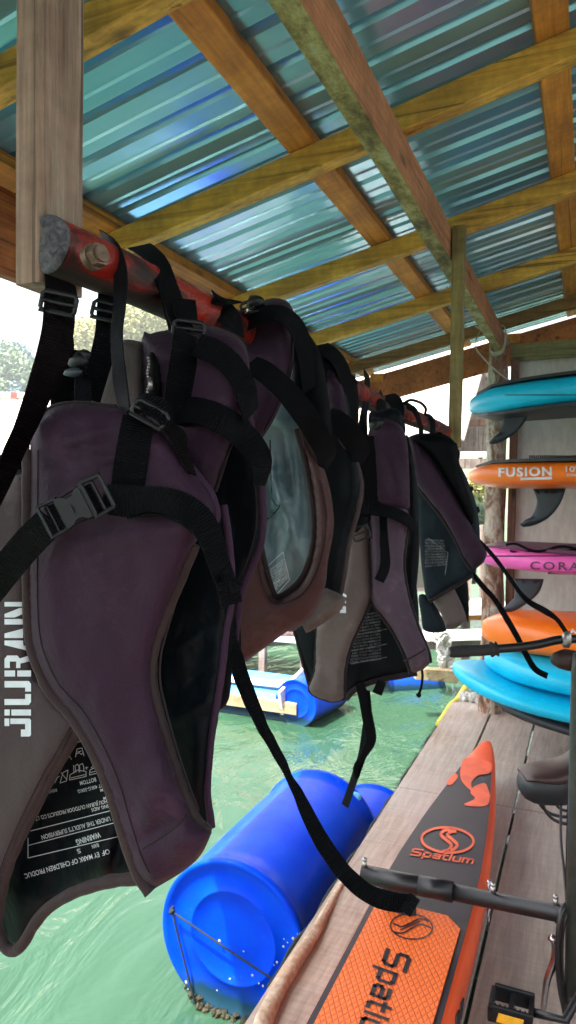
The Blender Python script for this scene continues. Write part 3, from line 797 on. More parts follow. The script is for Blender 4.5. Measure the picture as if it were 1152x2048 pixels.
# ---------------------------------------------------------------- vest 1 (nearest)
v1 = empty('life_vest', tuple(P(110, 1200, .76)), 'nearest life vest, dark purple, with a side release buckle and big pale upright lettering', 'life vest', VG)
YA = .615
fr = Panel([(63, 856), (80, 830), (112, 811), (160, 806), (233, 813), (285, 833), (330, 868), (366, 915), (395, 952), (420, 985), (434, 1030), (418, 1052), (389, 1090), (355, 1172), (321, 1255), (306, 1310), (303, 1360), (312, 1410), (335, 1492), (360, 1569), (389, 1637), (424, 1664, 1), (403, 1708), (369, 1741), (308, 1778, 1), (277, 1752), (258, 1706), (240, 1650), (214, 1569), (180, 1492), (142, 1430), (100, 1380), (76, 1331), (61, 1278), (57, 1200), (57, 1046), (59, 949)],
           YA, 0, .02, th=.034, soft=60, step=9, wr=.006, folds=((365, 1640, 335, 1470, 20, .014), (250, 1690, 400, 1620, 18, -.010), (330, 1540, 280, 1650, 26, .010), (70, 905, 250, 850, 12, .006), (100, 960, 340, 880, 12, .006), (70, 940, 300, 925, 10, -.004), (240, 1560, 290, 1690, 22, -.008), (300, 1120, 250, 1400, 50, -.008), (340, 1700, 380, 1690, 14, .006), (120, 1090, 360, 1070, 16, .005), (290, 1440, 250, 1520, 30, -.006)), seed=1)
fr.build('front_panel', M['purple'], v1)
fr.binding([(57, 900), (57, 1046), (58, 1200), (63, 1282), (79, 1335), (103, 1384), (146, 1433), (185, 1496), (219, 1572), (244, 1652), (262, 1708), (280, 1752), (302, 1784)], .0072, M['bindbrown'], v1)
fr.seam([(76, 900), (75, 1046), (75, 1200), (81, 1278), (96, 1325), (120, 1372), (164, 1420), (202, 1483), (236, 1560), (261, 1645), (280, 1705), (298, 1745)], v1)
fr.binding([(389, 1090), (355, 1172), (321, 1255), (305, 1310), (303, 1360), (312, 1410), (335, 1492), (360, 1569), (389, 1637), (416, 1664)], .0062, M['bindbrown'], v1)
fr.seam([(350, 1210), (334, 1262), (322, 1310), (320, 1360), (330, 1410), (350, 1485), (374, 1560), (398, 1622)], v1)
fr.seam([(283, 1698), (320, 1676), (350, 1655), (376, 1630)], v1)
fr.binding([(63, 856), (80, 830), (112, 811), (160, 806), (233, 813)], .0022, M['bind'], v1)
fr.binding([(330, 868), (366, 915), (395, 952), (420, 985), (434, 1030), (425, 1050)], .0042, M['purplelit'], v1)
lf = Panel([(-160, 1000), (-80, 960), (0, 955), (57, 946, 1), (58, 1100), (57, 1300), (100, 1385), (150, 1440), (172, 1480, 1), (151, 1462), (131, 1501), (97, 1560), (63, 1628), (39, 1676), (15, 1735), (-2, 1800), (-6, 1890), (-60, 1900), (-150, 1800), (-170, 1500), (-200, 1200)],
           YA+.012, -.10, .02, th=.018, soft=46, step=9, wr=.003, folds=((-20, 1000, 50, 1040, 12, .004), (-20, 1060, 50, 1100, 12, -.004)), seed=2)
lf.build('front_panel', M['mauve'], v1, 'faded brown front half carrying the pale lettering')
lf.binding([(168, 1440), (151, 1470), (131, 1503), (97, 1562), (63, 1630), (39, 1678), (15, 1737), (0, 1800), (-6, 1850), (8, 1890), (29, 1902), (49, 1883), (68, 1850), (97, 1816), (146, 1786), (200, 1768), (233, 1761), (282, 1757)], .0066, M['bindbrown'], v1, lift=-.003)
lf.seam([(140, 1455), (118, 1495), (84, 1552), (50, 1620), (27, 1670), (4, 1728), (-8, 1780)], v1)
bk = Panel([(-140, 1010), (60, 900), (250, 860), (400, 950), (440, 1010), (458, 1100), (463, 1190), (452, 1260), (442, 1350), (430, 1424), (420, 1492), (414, 1579), (419, 1628), (426, 1652, 1), (414, 1680), (392, 1650), (340, 1700), (284, 1752, 1), (233, 1758), (194, 1765), (146, 1783), (97, 1812), (68, 1846), (49, 1879), (27, 1896), (0, 1880), (-80, 1880), (-170, 1700)],
           YA+.085, -.05, .02, th=.012, back=.015, soft=40, step=9, wr=.010, folds=((225, 1650, 200, 1760, 12, .016), (260, 1620, 235, 1730, 10, -.012), (350, 1300, 420, 1260, 10, .006), (350, 1370, 430, 1340, 10, -.006), (350, 1440, 430, 1400, 12, .008), (160, 1700, 210, 1650, 10, .006)), seed=3)
bk.build('back_panel', M['lining'], v1, 'black lined back panel with printed warnings')
bk.binding([(448, 1010), (460, 1100), (464, 1190), (453, 1260), (443, 1350), (431, 1424), (421, 1492), (415, 1579), (420, 1628), (424, 1655)], .0042, M['purplelit'], v1)
# stencil lettering on the left half, reading upwards
def LT(y, x): return (62-(x)*53, y)        # letter space: y px down the photo, x = 0 baseline .. 1 cap height
def rect(mb, ya, yb, xa, xb, pj): poly_px(mb, [LT(ya, xa), LT(yb, xa), LT(yb, xb), LT(ya, xb)], pj, 7)
pj = lambda x, y: lf.surf(x, y, .0012)
mb = MB()
# J (hook at the baseline on the right of the letter's foot)
poly_px(mb, [LT(1470, .0), LT(1440, .0), LT(1437, .06), LT(1437, .78), LT(1448, .78), LT(1448, .22), LT(1459, .22), LT(1459, .38), LT(1473, .38), LT(1473, .06)], pj, 7)
rect(mb, 1437, 1452, .82, 1.0, pj)
rect(mb, 1419, 1431, 0, .74, pj); rect(mb, 1419, 1431, .80, 1.0, pj)
poly_px(mb, [LT(1410, .08), LT(1410, 1.0), LT(1398, 1.0), LT(1398, .22), LT(1388, .22), LT(1388, .0), LT(1404, .0)], pj, 7)
poly_px(mb, [LT(1383, .0), LT(1383, .22), LT(1375, .22), LT(1375, 1.0), LT(1362, 1.0), LT(1362, .08), LT(1368, .0)], pj, 7)
rect(mb, 1341, 1353, 0, .52, pj); rect(mb, 1341, 1353, .60, 1.0, pj)
poly_px(mb, [LT(1336, 1.0), LT(1318, 1.0), LT(1311, .90), LT(1311, .52), LT(1317, .42), LT(1310, .0), LT(1322, .0), LT(1327, .40), LT(1336, .40), LT(1336, .56), LT(1323, .56), LT(1323, .80), LT(1336, .80)], pj, 7)
poly_px(mb, [LT(1303, 0), LT(1290, 1.0), LT(1281, 1.0), LT(1281, .30), LT(1287, .30), LT(1290, 0)], pj, 7)
poly_px(mb, [LT(1276, 1.0), LT(1267, 1.0), LT(1253, 0), LT(1265, 0), LT(1269, .30), LT(1276, .30)], pj, 7)
rect(mb, 1238, 1249, 0, 1.0, pj)
poly_px(mb, [LT(1235, 1.0), LT(1228, 1.0), LT(1216, .42), LT(1216, 0), LT(1221, 0), LT(1235, .62)], pj, 7)
rect(mb, 1204, 1213, 0, 1.0, pj)
mb.build('lettering', M['print'], v1, True)
# printed warnings inside the back panel (upside down because the vest hangs upside down)
pb = lambda x, y: bk.surf(x, y, .0012)
mb = MB()
for (t, a, b, h, bo) in (("EY MARK OF CHILDREN PRODUC", (197, 1704), (48, 1748), 10, .01), ("WARNING", (199, 1664), (151, 1680), 11, .02), ("OF", (218, 1698), (203, 1702), 10, .01),
        ("RAN", (196, 1686), (183, 1690), 8, .01), ("S", (160, 1697), (153, 1699), 9, .01), ("SE IT UNDER THE AUDLT'S SUPERVISION", (240, 1627), (82, 1671), 9, .01),
        ("IMMING AIDS", (230, 1605), (182, 1617), 7, .008), ("NGZHOU JIURAN OUTDOOR PRODUCTS CO. LT", (228, 1595), (70, 1634), 8, .008),
        ("85CM", (224, 1590), (206, 1594), 6, .005), ("M", (224, 1580), (219, 1581), 5, .005), ("75CM", (218, 1574), (200, 1578), 6, .005), ("EIGHT 40KG-50KG", (217, 1564), (155, 1580), 7, .008),
        ("BOTTOM", (191, 1555), (159, 1563), 8, .02), ("RIGHT", (113, 1577), (97, 1581), 6, .005)):
    place_text(mb, t, a, b, h, pb, bo)
for a, b in (((238, 1617), (61, 1662)), ((250, 1640), (56, 1691)), ((254, 1669), (56, 1716)), ((56, 1676), (56, 1716)), ((173, 1479), (153, 1485))): line_px(mb, a, b, 1.5, pb, 24)
# small pictograms: boat with people, water, folded vest
def pl(pts, w_=1.2):
    for i in range(len(pts)-1): line_px(mb, pts[i], pts[i+1], w_, pb, 2)
pl([(139, 1560), (172, 1553), (172, 1543), (155, 1540), (140, 1550), (139, 1560)]); pl([(141, 1556), (171, 1549)]); pl([(148, 1547), (147, 1530)]); pl([(152, 1545), (150, 1532), (155, 1528), (158, 1534), (158, 1545)]); pl([(160, 1544), (159, 1530), (165, 1527), (167, 1532), (168, 1542)])
pl([(179, 1550), (212, 1542), (212, 1530), (196, 1532), (180, 1540), (179, 1550)]); pl([(181, 1545), (211, 1537)]); pl([(182, 1536), (200, 1520), (204, 1524), (188, 1536)]); pl([(170, 1536), (176, 1535)]); pl([(173, 1533), (173, 1539)])
pl([(110, 1566), (114, 1556), (119, 1552)]); pl([(120, 1566), (133, 1562), (136, 1540), (126, 1545), (120, 1566)]); pl([(122, 1545), (134, 1560)])
pl([(151, 1514), (154, 1498), (164, 1496), (168, 1512)]); pl([(153, 1508), (158, 1505), (163, 1509), (167, 1505)]); pl([(155, 1504), (163, 1502)]); pl([(135, 1518), (139, 1512), (143, 1519)]); pl([(139, 1512), (140, 1506)])
mb.build('printed_warnings', M['tinyprint'], v1, True)
# zipper down the middle
mb = MB()
for i in range(92):
    y = 884+i*4.4; x = 54+3.5*(1 if i % 2 else -1)*.35+1.5*math.sin(i*.05)
    d = fr.depth(x, y)-.004; mb.bar(P(x-3.4, y, d), P(x+3.4, y+.8, d), .0011, .0016, (0, 1, 0))
mb.build('zipper_teeth', M['fin'], v1)
ribbon('zipper_tape', [(52, 880, .79, 14), (51, 1000, .785, 14), (52, 1150, .785, 14), (54, 1290, .79, 12)], M['web'], v1, W=.008)
ribbon('webbing_loop', [(60, 870, .80, 20), (40, 900, .805, 22), (46, 930, .80, 26), (60, 945, .80, 18)], M['web'], v1, W=.022)
# straps
ribbon('strap', [(120, 560, .77, 56), (122, 580, .755, 60), (120, 612, .745, 60), (116, 660, .74, 60), (106, 710, .74, 62), (84, 770, .74, 52), (58, 838, .74, 42), (30, 900, .74, 38), (4, 960, .74, 36), (-30, 1030, .74, 36)], M['webglow'], v1, W=.034)
slider('slider', (117, 606), 12, .738, .036, .020, M['plastic'], v1)
ribbon('strap', [(133, 655, .748, 14), (140, 690, .75, 14), (137, 716, .755, 12)], M['web'], v1, W=.012)
ribbon('strap', on(fr, [(276, 836, 60), (271, 870, 64), (263, 920, 66), (257, 962, 66), (254, 985, 64)], .004, 8), M['web'], v1, W=.030)
mb = MB()   # box stitch
def pq(x, y): return fr.surf(x, y, .0085)
for a, b in (((232, 925), (290, 925)), ((228, 954), (284, 956)), ((232, 925), (228, 954)), ((290, 925), (284, 956)), ((232, 925), (284, 956)), ((290, 925), (228, 954))): line_px(mb, a, b, 1.1, pq, 3)
mb.build('box_stitch', M['webgrey'], v1)
ribbon('waist_strap', [(104, 1040, .690, 62), (92, 1051, .694, 63), (58, 1085, .705, 63), (29, 1119, .715, 62), (0, 1156, .725, 60), (-34, 1200, .74, 58)], M['web'], v1, W=.031)
ribbon('waist_strap', [(205, 995, .680, 58), (228, 1000, .680, 62), (272, 1004, .678, 62), (316, 1003, .672, 60), (360, 1012, .665, 58), (399, 1038, .660, 54), (423, 1078, .660, 48), (438, 1126, .664, 42), (456, 1177, .670, 38), (463, 1204, .674, 38)], M['web'], v1, W=.030)
ribbon('strap_keeper', [(433, 1172, .664, 44), (457, 1168, .658, 46), (470, 1160, .662, 30)], M['web'], v1, W=.02)
ribbon('strap_end', [(452, 1162, .662, 40), (458, 1184, .660, 40), (463, 1208, .662, 40)], M['web'], v1, W=.020, th=.005)
ribbon('strap', [(270, 1024, .688, 20), (316, 1020, .676, 22), (360, 1036, .672, 20), (392, 1064, .67, 12)], M['web'], v1, W=.03)
# side release buckle
ang = math.atan2(982-1046, 212-88); ca, sa = math.cos(ang), math.sin(ang)
def BL(a, b, d=.672): return P(88+ca*a-sa*b, 1046+sa*a+ca*b, d-.00004*a)
toc = tuple((-ray(150, 1015)).normalized())
def bbar(mb, a0, b0, a1, b1, w_, d=.672, h=.006): mb.bar(BL(a0, b0, d), BL(a1, b1, d), w_*d/F, h, toc, .0012)
mb = MB()
bbar(mb, 2, -35, 2, 35, 8); bbar(mb, 2, -34, 44, -32, 8); bbar(mb, 2, 34, 44, 32, 8); bbar(mb, 20, -32, 20, 32, 7, .676, .003)
mb.build('buckle_frame', M['plastic'], v1)
mb = MB()
vs = []; out = [(34, -35), (48, -33), (60, -25), (74, -25), (84, -34), (100, -36), (106, -33), (106, 33), (100, 36), (84, 34), (74, 25), (60, 25), (48, 33), (34, 35)]
n = len(out); lay = []
for (k, dd) in ((1.0, 0), (1.0, .006), (.93, .0082)):
    for (a, b) in out: lay.append(BL(70+(a-70)*k, b*k, .676-dd))
mb.add(lay, [tuple(range(n))[::-1], tuple(range(2*n, 3*n))]+[(k+j*n, (k+1) % n+j*n, (k+1) % n+(j+1)*n, k+(j+1)*n) for j in (0, 1) for k in range(n)])
bbar(mb, 46, -30, 92, -34, 5, .673, .007); bbar(mb, 46, 30, 92, 34, 5, .673, .007); bbar(mb, 62, -9, 62, 9, 2, .6665, .002); bbar(mb, 92, -30, 92, 30, 3, .6672, .003)
mb.build('buckle_body', M['plastic'], v1)
mb = MB()
bbar(mb, 100, -38, 100, 38, 9, .672, .008); bbar(mb, 141, -34, 141, 34, 9, .672, .008); bbar(mb, 98, -38, 143, -35, 9, .672, .008); bbar(mb, 98, 38, 143, 35, 9, .672, .008); bbar(mb, 122, -34, 122, 34, 8, .674, .005)
mb.build('buckle_frame', M['plastic'], v1)
ribbon('webbing_fold', [(88+ca*26-sa*-26, 1046+sa*26+ca*-26, .676, 24), (88+ca*26-sa*26, 1046+sa*26+ca*26, .676, 24)], M['web'], v1, W=.011)
ribbon('webbing_fold', [(88+ca*112-sa*-28, 1046+sa*112+ca*-28, .672, 24), (88+ca*112-sa*28, 1046+sa*112+ca*28, .672, 24)], M['web'], v1, W=.011)
# thin strap over the pole with knot
ribbon('strap', [(204, 476, .90, 20), (216, 486, .865, 24), (228, 500, .842, 26), (240, 540, .822, 27), (240, 600, .80, 24), (234, 660, .785, 22), (236, 720, .765, 24), (242, 775, .745, 26), (252, 820, .722, 20), (262, 845, .708, 16)], M['webgrey'], v1, W=.020, sgn=-1)
ribbon('strap_knot', [(264, 815, .70, 16), (290, 806, .692, 34), (318, 818, .688, 40), (340, 840, .692, 22)], M['web'], v1, W=.026, th=.004)
slider('slider', (300, 828), 30, .688, .034, .016, M['plastic'], v1)
ribbon('strap', [(330, 848, .70, 14), (352, 880, .695, 20), (372, 915, .695, 24), (388, 950, .69, 16)], M['webglow'], v1, W=.022)
ribbon('strap', [(338, 850, .72, 16), (362, 872, .725, 20), (368, 895, .73, 14)], M['web'], v1, W=.02)

# ---------------------------------------------------------------- vest 2
v2 = empty('life_vest', tuple(P(330, 1000, .88)), 'second life vest from the near end, with a zip pull and two wide black bands', 'life vest', VG)
YB = .76
p = Panel([(170, 830), (186, 780), (204, 730), (222, 696), (248, 679), (285, 684, 1), (289, 760), (289, 1000), (200, 1000), (150, 900)], YB, 0, 0, th=.03, soft=40, wr=.003, seed=4)
p.build('front_panel', M['taupe'], v2, 'faded mauve left front half')
p.seam([(287, 700), (288, 760), (288, 860)], v2, M['bind'], .002)
p = Panel([(282, 684), (300, 668), (335, 660), (380, 655), (420, 652), (462, 665), (490, 690), (499, 735), (496, 793), (478, 850), (457, 900), (428, 983), (410, 1090), (400, 1200), (330, 1230), (290, 1100), (288, 900)], YB, 0, 0, th=.045, soft=60, wr=.004, folds=((290, 720, 420, 690, 22, .006), (380, 860, 440, 840, 20, .006)), seed=5)
p.build('front_panel', M['purple'], v2)
p.binding([(491, 793), (478, 850), (457, 900), (430, 983)], .003, M['bind'], v2); V2F = p
b2 = Panel([(300, 760), (420, 690), (485, 740), (498, 830), (510, 900), (522, 960), (527, 1030), (521, 1090), (496, 1150), (482, 1190), (474, 1250), (466, 1330), (440, 1420), (300, 1400), (280, 1100)], YB+.09, 0, 0, th=.015, soft=40, wr=.008, seed=6)
b2.build('back_panel', M['lining'], v2)
b2.binding([(497, 830), (508, 900), (520, 960), (525, 1030), (519, 1090), (494, 1150), (480, 1190), (472, 1250), (462, 1330)], .0062, M['purplelit'], v2)
b2.seam([(496, 860), (504, 920), (511, 980), (513, 1040), (504, 1090), (484, 1150)], v2)
ribbon('strap', [(216, 590, .86, 36), (216, 640, .85, 46), (212, 680, .845, 46), (196, 740, .85, 44), (178, 800, .86, 44)], M['web'], v2, W=.028)
slider('slider', (212, 622), 14, .842, .032, .020, M['plastic'], v2)
ribbon('strap', [(150, 700, .86, 40), (140, 740, .87, 44), (128, 790, .88, 46), (120, 830, .88, 40)], M['web'], v2, W=.03)
ribbon('strap', [(168, 735, .845, 30), (166, 770, .845, 32), (165, 812, .84, 34), (160, 840, .84, 34)], M['webgrey'], v2, W=.020)
mb = MB()
for (px, py, s_, sq) in ((158, 722, 24, (1, .6, .75)), (168, 712, 20, (1, .6, .7)), (150, 740, 14, (1, .6, .5))): mb.blob(P(px, py, .845), s_*.845/F, 2, sq, .3, px)
mb.build('cord_lock', M['plastic'], v2, True)
mb = MB(); mb.blob(P(146, 745, .835), .0095, 2, (1.5, .6, .55), .1, 3); mb.build('cord_lock_tip', M['fin'], v2, True)
ribbon('strap', [(278, 492, .985, 30), (296, 504, .95, 34), (318, 530, .925, 38), (342, 590, .89, 38), (360, 640, .86, 40), (366, 658, .842, 40)], M['web'], v2, W=.032)
ribbon('strap', [(368, 600, .868, 44), (371, 622, .858, 44), (372, 642, .850, 44)], M['web'], v2, W=.028, th=.004)
ribbon('strap', [(322, 560, .93, 10), (336, 620, .91, 14), (350, 680, .88, 16), (352, 720, .86, 12)], M['web'], v2, W=.025)
slider('slider', (378, 658), 8, .835, .036, .018, M['plastic'], v2)
ribbon('strap', on(V2F, [(376, 668, 56), (373, 700, 60), (368, 740, 62), (360, 790, 60), (354, 850, 56)]), M['web'], v2, W=.037)
ribbon('wide_band', on(V2F, [(392, 690, 46), (430, 704, 48), (466, 734, 48), (490, 776, 44), (502, 830, 34)], .007), M['web'], v2, W=.032)
ribbon('wide_band', on(V2F, [(346, 822, 48), (385, 820, 50), (425, 830, 54), (467, 854, 54), (503, 890, 52), (522, 926, 44), (518, 972, 22)], .009), M['web'], v2, W=.034)
mb = MB()
for i in range(15):
    y = 716+i*6.2; mb.blob(P(297+1.5*math.sin(i), y, .835), .0024, 1, (1, .7, 1), .1, i)
mb.bar(P(300, 755, .832), P(303, 780, .83), .006, .003, (0, -1, 0)); mb.tube([P(298, 788, .828), P(291, 796, .828), P(296, 803, .828), P(303, 796, .828)], .0012, 6, True)
mb.build('zip_pull', M['steel'], v2, True)
p = Panel([(300, 705), (318, 712), (326, 770), (320, 800), (300, 800), (292, 760)], YB-.035, 0, 0, th=.006, soft=12, wr=.003, seed=7); p.build('zip_cover', M['web'], v2)
# very long loose strap
ribbon('loose_strap', [(470, 1180, .93, 8), (464, 1250, .93, 14), (468, 1300, .93, 24), (482, 1350, .925, 30), (505, 1410, .92, 28), (530, 1462, .91, 20), (556, 1512, .90, 16), (580, 1556, .89, 14), (600, 1595, .88, 20), (622, 1642, .87, 28), (650, 1692, .86, 31), (690, 1747, .845, 33), (735, 1786, .83, 34), (780, 1803, .82, 34), (824, 1806, .815, 32)], M['web'], v2, W=.021, wob=.003)
ribbon('strap_end', [(812, 1824, .808, 22), (821, 1809, .806, 22), (831, 1793, .808, 22)], M['web'], v2, W=.012, th=.006)
p = Panel([(445, 1240), (462, 1225), (478, 1240), (482, 1300), (468, 1330), (446, 1362), (442, 1340)], .86, 0, 0, th=.006, soft=14, wr=.006, seed=8); p.build('lining_flap', M['lining'], v2)

# ---------------------------------------------------------------- vest 3
v3 = empty('life_vest', tuple(P(580, 1000, 1.2)), 'third life vest, brown, with lit blue grey lining showing through its armhole', 'life vest', VG)
YC = 1.10
p = Panel([(478, 640), (500, 622), (520, 605), (545, 596), (570, 600), (586, 620), (588, 680), (586, 730), (572, 785), (545, 845), (522, 880), (500, 905), (470, 850), (470, 720)], YC, 0, 0, th=.05, soft=60, wr=.004, seed=9)
p.build('front_panel', M['purple'], v3)
p.seam([(583, 640), (584, 700), (574, 760), (552, 815), (528, 862)], v3, M['bind'], .0016)
p = Panel([(585, 632), (604, 650), (640, 705), (655, 780), (664, 860), (660, 925), (640, 925), (612, 870), (588, 810), (578, 760)], YC+.05, 0, 0, th=.03, soft=40, wr=.008, seed=10)
p.build('side_panel', M['web'], v3)
b3 = Panel([(560, 790), (600, 800), (640, 850), (650, 960), (652, 1080), (625, 1170), (590, 1210), (548, 1215), (505, 1150), (500, 1000), (500, 880), (530, 850)], YC+.12, .25, 0, th=.008, soft=30, wr=.012, folds=((530, 830, 610, 860, 12, .016), (545, 940, 600, 1120, 9, .022), (600, 860, 620, 1060, 12, -.024), (520, 1030, 590, 990, 8, .010), (560, 860, 580, 1000, 9, -.018), (590, 1000, 560, 1180, 10, .016), (530, 900, 545, 1060, 10, -.012)), seed=11)
b3.build('back_panel', M['lininglit'], v3, 'blue grey lining coloured as lit, with tag print')
b3.seam([(540, 880), (545, 1000), (560, 1010), (540, 1035), (530, 1040)], v3, M['lining'], .0012)
mb = MB(); pb3 = lambda x, y: b3.surf(x, y, .0015)
for a, b in (((527, 1140), (566, 1104)), ((566, 1104), (579, 1160)), ((579, 1160), (556, 1186)), ((560, 1160), (538, 1172))): line_px(mb, a, b, 1.2, pb3, 6)
for i in range(9):
    t = i/9; place_text(mb, ("SIZE WARNING USE", "CHILDREN PRODUCT", "ADULT SUPERVISION", "SWIMMING AIDS")[i % 4], (569+t*6, 1116+t*42), (530+t*22, 1146+t*36), 3.6, pb3, .01)
mb.build('printed_warnings', M['tinyprint'], v3, True)
f3 = Panel([(600, 862), (622, 895), (650, 943), (665, 1008), (667, 1060), (656, 1122), (648, 1180), (614, 1240), (585, 1256), (536, 1291), (497, 1320), (439, 1364), (430, 1330), (440, 1240), (470, 1180), (500, 1120), (518, 1080), (528, 1125), (538, 1165), (553, 1197), (582, 1184), (606, 1160), (622, 1120), (630, 1070), (628, 1010), (616, 930)], YC, .05, 0, th=.040, soft=34, wr=.003, folds=((480, 1260, 600, 1200, 20, .008),), seed=12)
f3.build('front_panel', M['brown'], v3, 'faded brown lower front with the armhole rim')
f3.binding([(594, 858), (612, 925), (626, 1010), (628, 1070), (620, 1118), (604, 1155), (581, 1180), (553, 1194), (539, 1164), (528, 1122), (519, 1080)], .0055, M['bindbrown'], v3, lift=.006)
f3.seam([(640, 960), (652, 1020), (650, 1080), (638, 1130), (612, 1180), (580, 1202), (548, 1208), (528, 1180), (516, 1130)], v3)
ribbon('strap', [(478, 655, 1.16, 26), (505, 640, 1.13, 30), (545, 626, 1.10, 30), (575, 635, 1.11, 32), (598, 665, 1.13, 34), (612, 720, 1.16, 30), (618, 780, 1.19, 26)], M['web'], v3, W=.034)
ribbon('wide_band', [(497, 728, 1.10, 40), (530, 745, 1.08, 44), (570, 780, 1.08, 46), (610, 830, 1.10, 48), (640, 878, 1.12, 48), (654, 910, 1.15, 40), (652, 940, 1.19, 16)], M['web'], v3, W=.038)
slider('buckle', (505, 612), -20, 1.13, .036, .018, M['plastic'], v3)
mb = MB(); mb.blob(P(512, 604, 1.12), .014, 2, (1.2, .7, .7), .5, 6); mb.tube([P(490, 622, 1.11), P(498, 617, 1.10), P(508, 616, 1.11)], .003, 8); mb.build('buckle_body', M['plastic'], v3, True)
mb = MB(); mb.tube([P(488, 625, 1.105), P(494, 622, 1.10), P(497, 612, 1.105)], .0032, 8); mb.build('metal_clip', M['chrome'], v3, True)
ribbon('strap_tail', [(408, 590, 1.04, 6), (425, 600, 1.03, 14), (445, 603, 1.03, 14), (474, 602, 1.05, 5)], M['web'], v3, W=.02)
ribbon('strap_tail', [(430, 586, 1.04, 5), (436, 594, 1.03, 8), (446, 600, 1.03, 10)], M['web'], v3, W=.015)
ribbon('strap', [(432, 606, 1.08, 40), (444, 620, 1.05, 44), (466, 640, 1.06, 40), (485, 655, 1.10, 30)], M['web'], v3, W=.034)

# ---------------------------------------------------------------- vest 4
v4 = empty('life_vest', tuple(P(670, 1000, 1.45)), 'fourth life vest, mostly black lining edge-on with a pinkish rim and taupe hem', 'life vest', VG)
YD = 1.34
b4 = Panel([(628, 706), (650, 704), (675, 722), (692, 760), (700, 820), (712, 900), (722, 966), (716, 1018), (698, 1086), (688, 1150), (676, 1205), (650, 1215), (600, 1180), (620, 900), (610, 760)], YD+.04, 0, 0, th=.03, soft=36, wr=.008, seed=13)
b4.build('back_panel', M['lining'], v4)
b4.binding([(694, 886), (712, 930), (721, 968), (715, 1018), (697, 1086), (687, 1150), (676, 1205), (672, 1218)], .0068, M['mauve'], v4)
p = Panel([(655, 738), (680, 760), (694, 820), (700, 880), (690, 900), (668, 860), (650, 800)], YD+.01, 0, 0, th=.02, soft=26, seed=14); p.build('front_panel', M['purple'], v4)
p = Panel([(560, 1225), (640, 1180), (662, 1180), (690, 1196), (682, 1220), (650, 1245), (612, 1266), (604, 1250), (590, 1262), (570, 1260)], YD-.02, 0, 0, th=.03, soft=24, wr=.008, folds=((600, 1262, 640, 1200, 8, -.012),), seed=15); p.build('hem_panel', M['taupe'], v4)
ribbon('wide_band', [(652, 832, 1.36, 40), (678, 846, 1.35, 46), (706, 876, 1.37, 46), (722, 905, 1.41, 38), (716, 935, 1.46, 14)], M['web'], v4, W=.044)
ribbon('strap', [(640, 690, 1.42, 22), (655, 700, 1.40, 26), (676, 720, 1.40, 26), (692, 760, 1.42, 26), (702, 820, 1.45, 22), (708, 880, 1.48, 18)], M['web'], v4, W=.036)
ribbon('strap', [(690, 752, 1.58, 16), (705, 762, 1.545, 12), (712, 800, 1.54, 9), (712, 850, 1.54, 9)], M['web'], v4, W=.03)
mb = MB(); mb.blob(P(668, 706, 1.42), .010, 2, (1.5, .7, .6), .5, 3); mb.build('cord_lock', M['plastic'], v4, True)

# ---------------------------------------------------------------- vest 5
v5 = empty('life_vest', tuple(P(735, 1150, 1.75)), 'fifth life vest, seen whole, taupe left half and purple right half', 'life vest', VG)
YE = 1.66
back = Panel([(590, 1180), (690, 1000), (800, 1000), (830, 1150), (838, 1250), (828, 1344, 1), (795, 1350), (750, 1360), (711, 1376), (692, 1394, 1), (650, 1370), (622, 1372, 1), (605, 1320), (588, 1256)], YE+.10, 0, 0, th=.012, soft=30, step=8, wr=.008, seed=16)
back.build('back_panel', M['lining'], v5)
back.binding([(588, 1256), (605, 1320), (620, 1374)], .006, M['bind'], v5); back.binding([(692, 1398), (711, 1378), (750, 1362), (800, 1352), (833, 1346)], .008, M['bind'], v5)
mb = MB(); pb5 = lambda x, y: back.surf(x, y, .004)
for i in range(16):
    t = i/16; x0 = 760-(t*22); x1 = 722-(t*20)-4; y = 1222+t*100
    place_text(mb, ("BOTTOM RIGHT LEFT", "WEIGHT 40KG-50KG", "OUTDOOR PRODUCTS CO", "SWIMMING AIDS", "USE IT UNDER", "WARNING")[i % 6], (x0+24*t, y), (x1, y+8), 3.8, pb5, .015)
for y in (1262, 1292, 1318): line_px(mb, (774, y-4), (702, y+10), 1.4, pb5, 6)
mb.build('printed_warnings', M['dimprint'], v5, True)
p = Panel([(680, 1000), (700, 950), (736, 930, 1), (738, 1030), (740, 1100), (742, 1190), (724, 1240), (700, 1296), (690, 1344), (690, 1400, 1), (662, 1404), (624, 1390), (617, 1374, 1), (628, 1344), (631, 1296), (633, 1259), (650, 1225), (680, 1180), (692, 1100)], YE, 0, 0, th=.035, soft=34, step=8, wr=.004, folds=((640, 1270, 650, 1390, 16, -.012), (625, 1340, 660, 1400, 12, .008)), seed=17)
p.build('front_panel', M['taupe'], v5, 'faded taupe left front half')
p.binding([(736, 960), (739, 1060), (742, 1190), (724, 1240), (700, 1296), (690, 1344), (689, 1398)], .0045, M['bind'], v5); p.binding([(689, 1398), (662, 1403), (624, 1389), (618, 1374), (629, 1344), (632, 1296), (634, 1259)], .003, M['bind'], v5)
mb = MB(); pp = lambda x, y: p.surf(x, y, .0025)
poly_px(mb, [(692, 1226), (680, 1226), (680, 1219), (686, 1219), (686, 1217), (681, 1217), (681, 1211), (692, 1213)], pp); poly_px(mb, [(692, 1207), (680, 1204), (680, 1199), (692, 1202)], pp); poly_px(mb, [(693, 1195), (682, 1190), (682, 1176), (686, 1176), (686, 1186), (693, 1190)], pp)
mb.build('lettering', M['print'], v5, True)
p = Panel([(736, 1020, 1), (760, 1000), (800, 1005), (818, 1030), (812, 1080), (808, 1130), (815, 1180), (832, 1240), (856, 1298), (861, 1325, 1), (848, 1338), (822, 1348, 1), (812, 1315), (789, 1267), (765, 1233), (742, 1203), (738, 1150)], YE, 0, 0, th=.035, soft=32, step=8, wr=.004, seed=18)
p.build('front_panel', M['mauvepale'], v5)
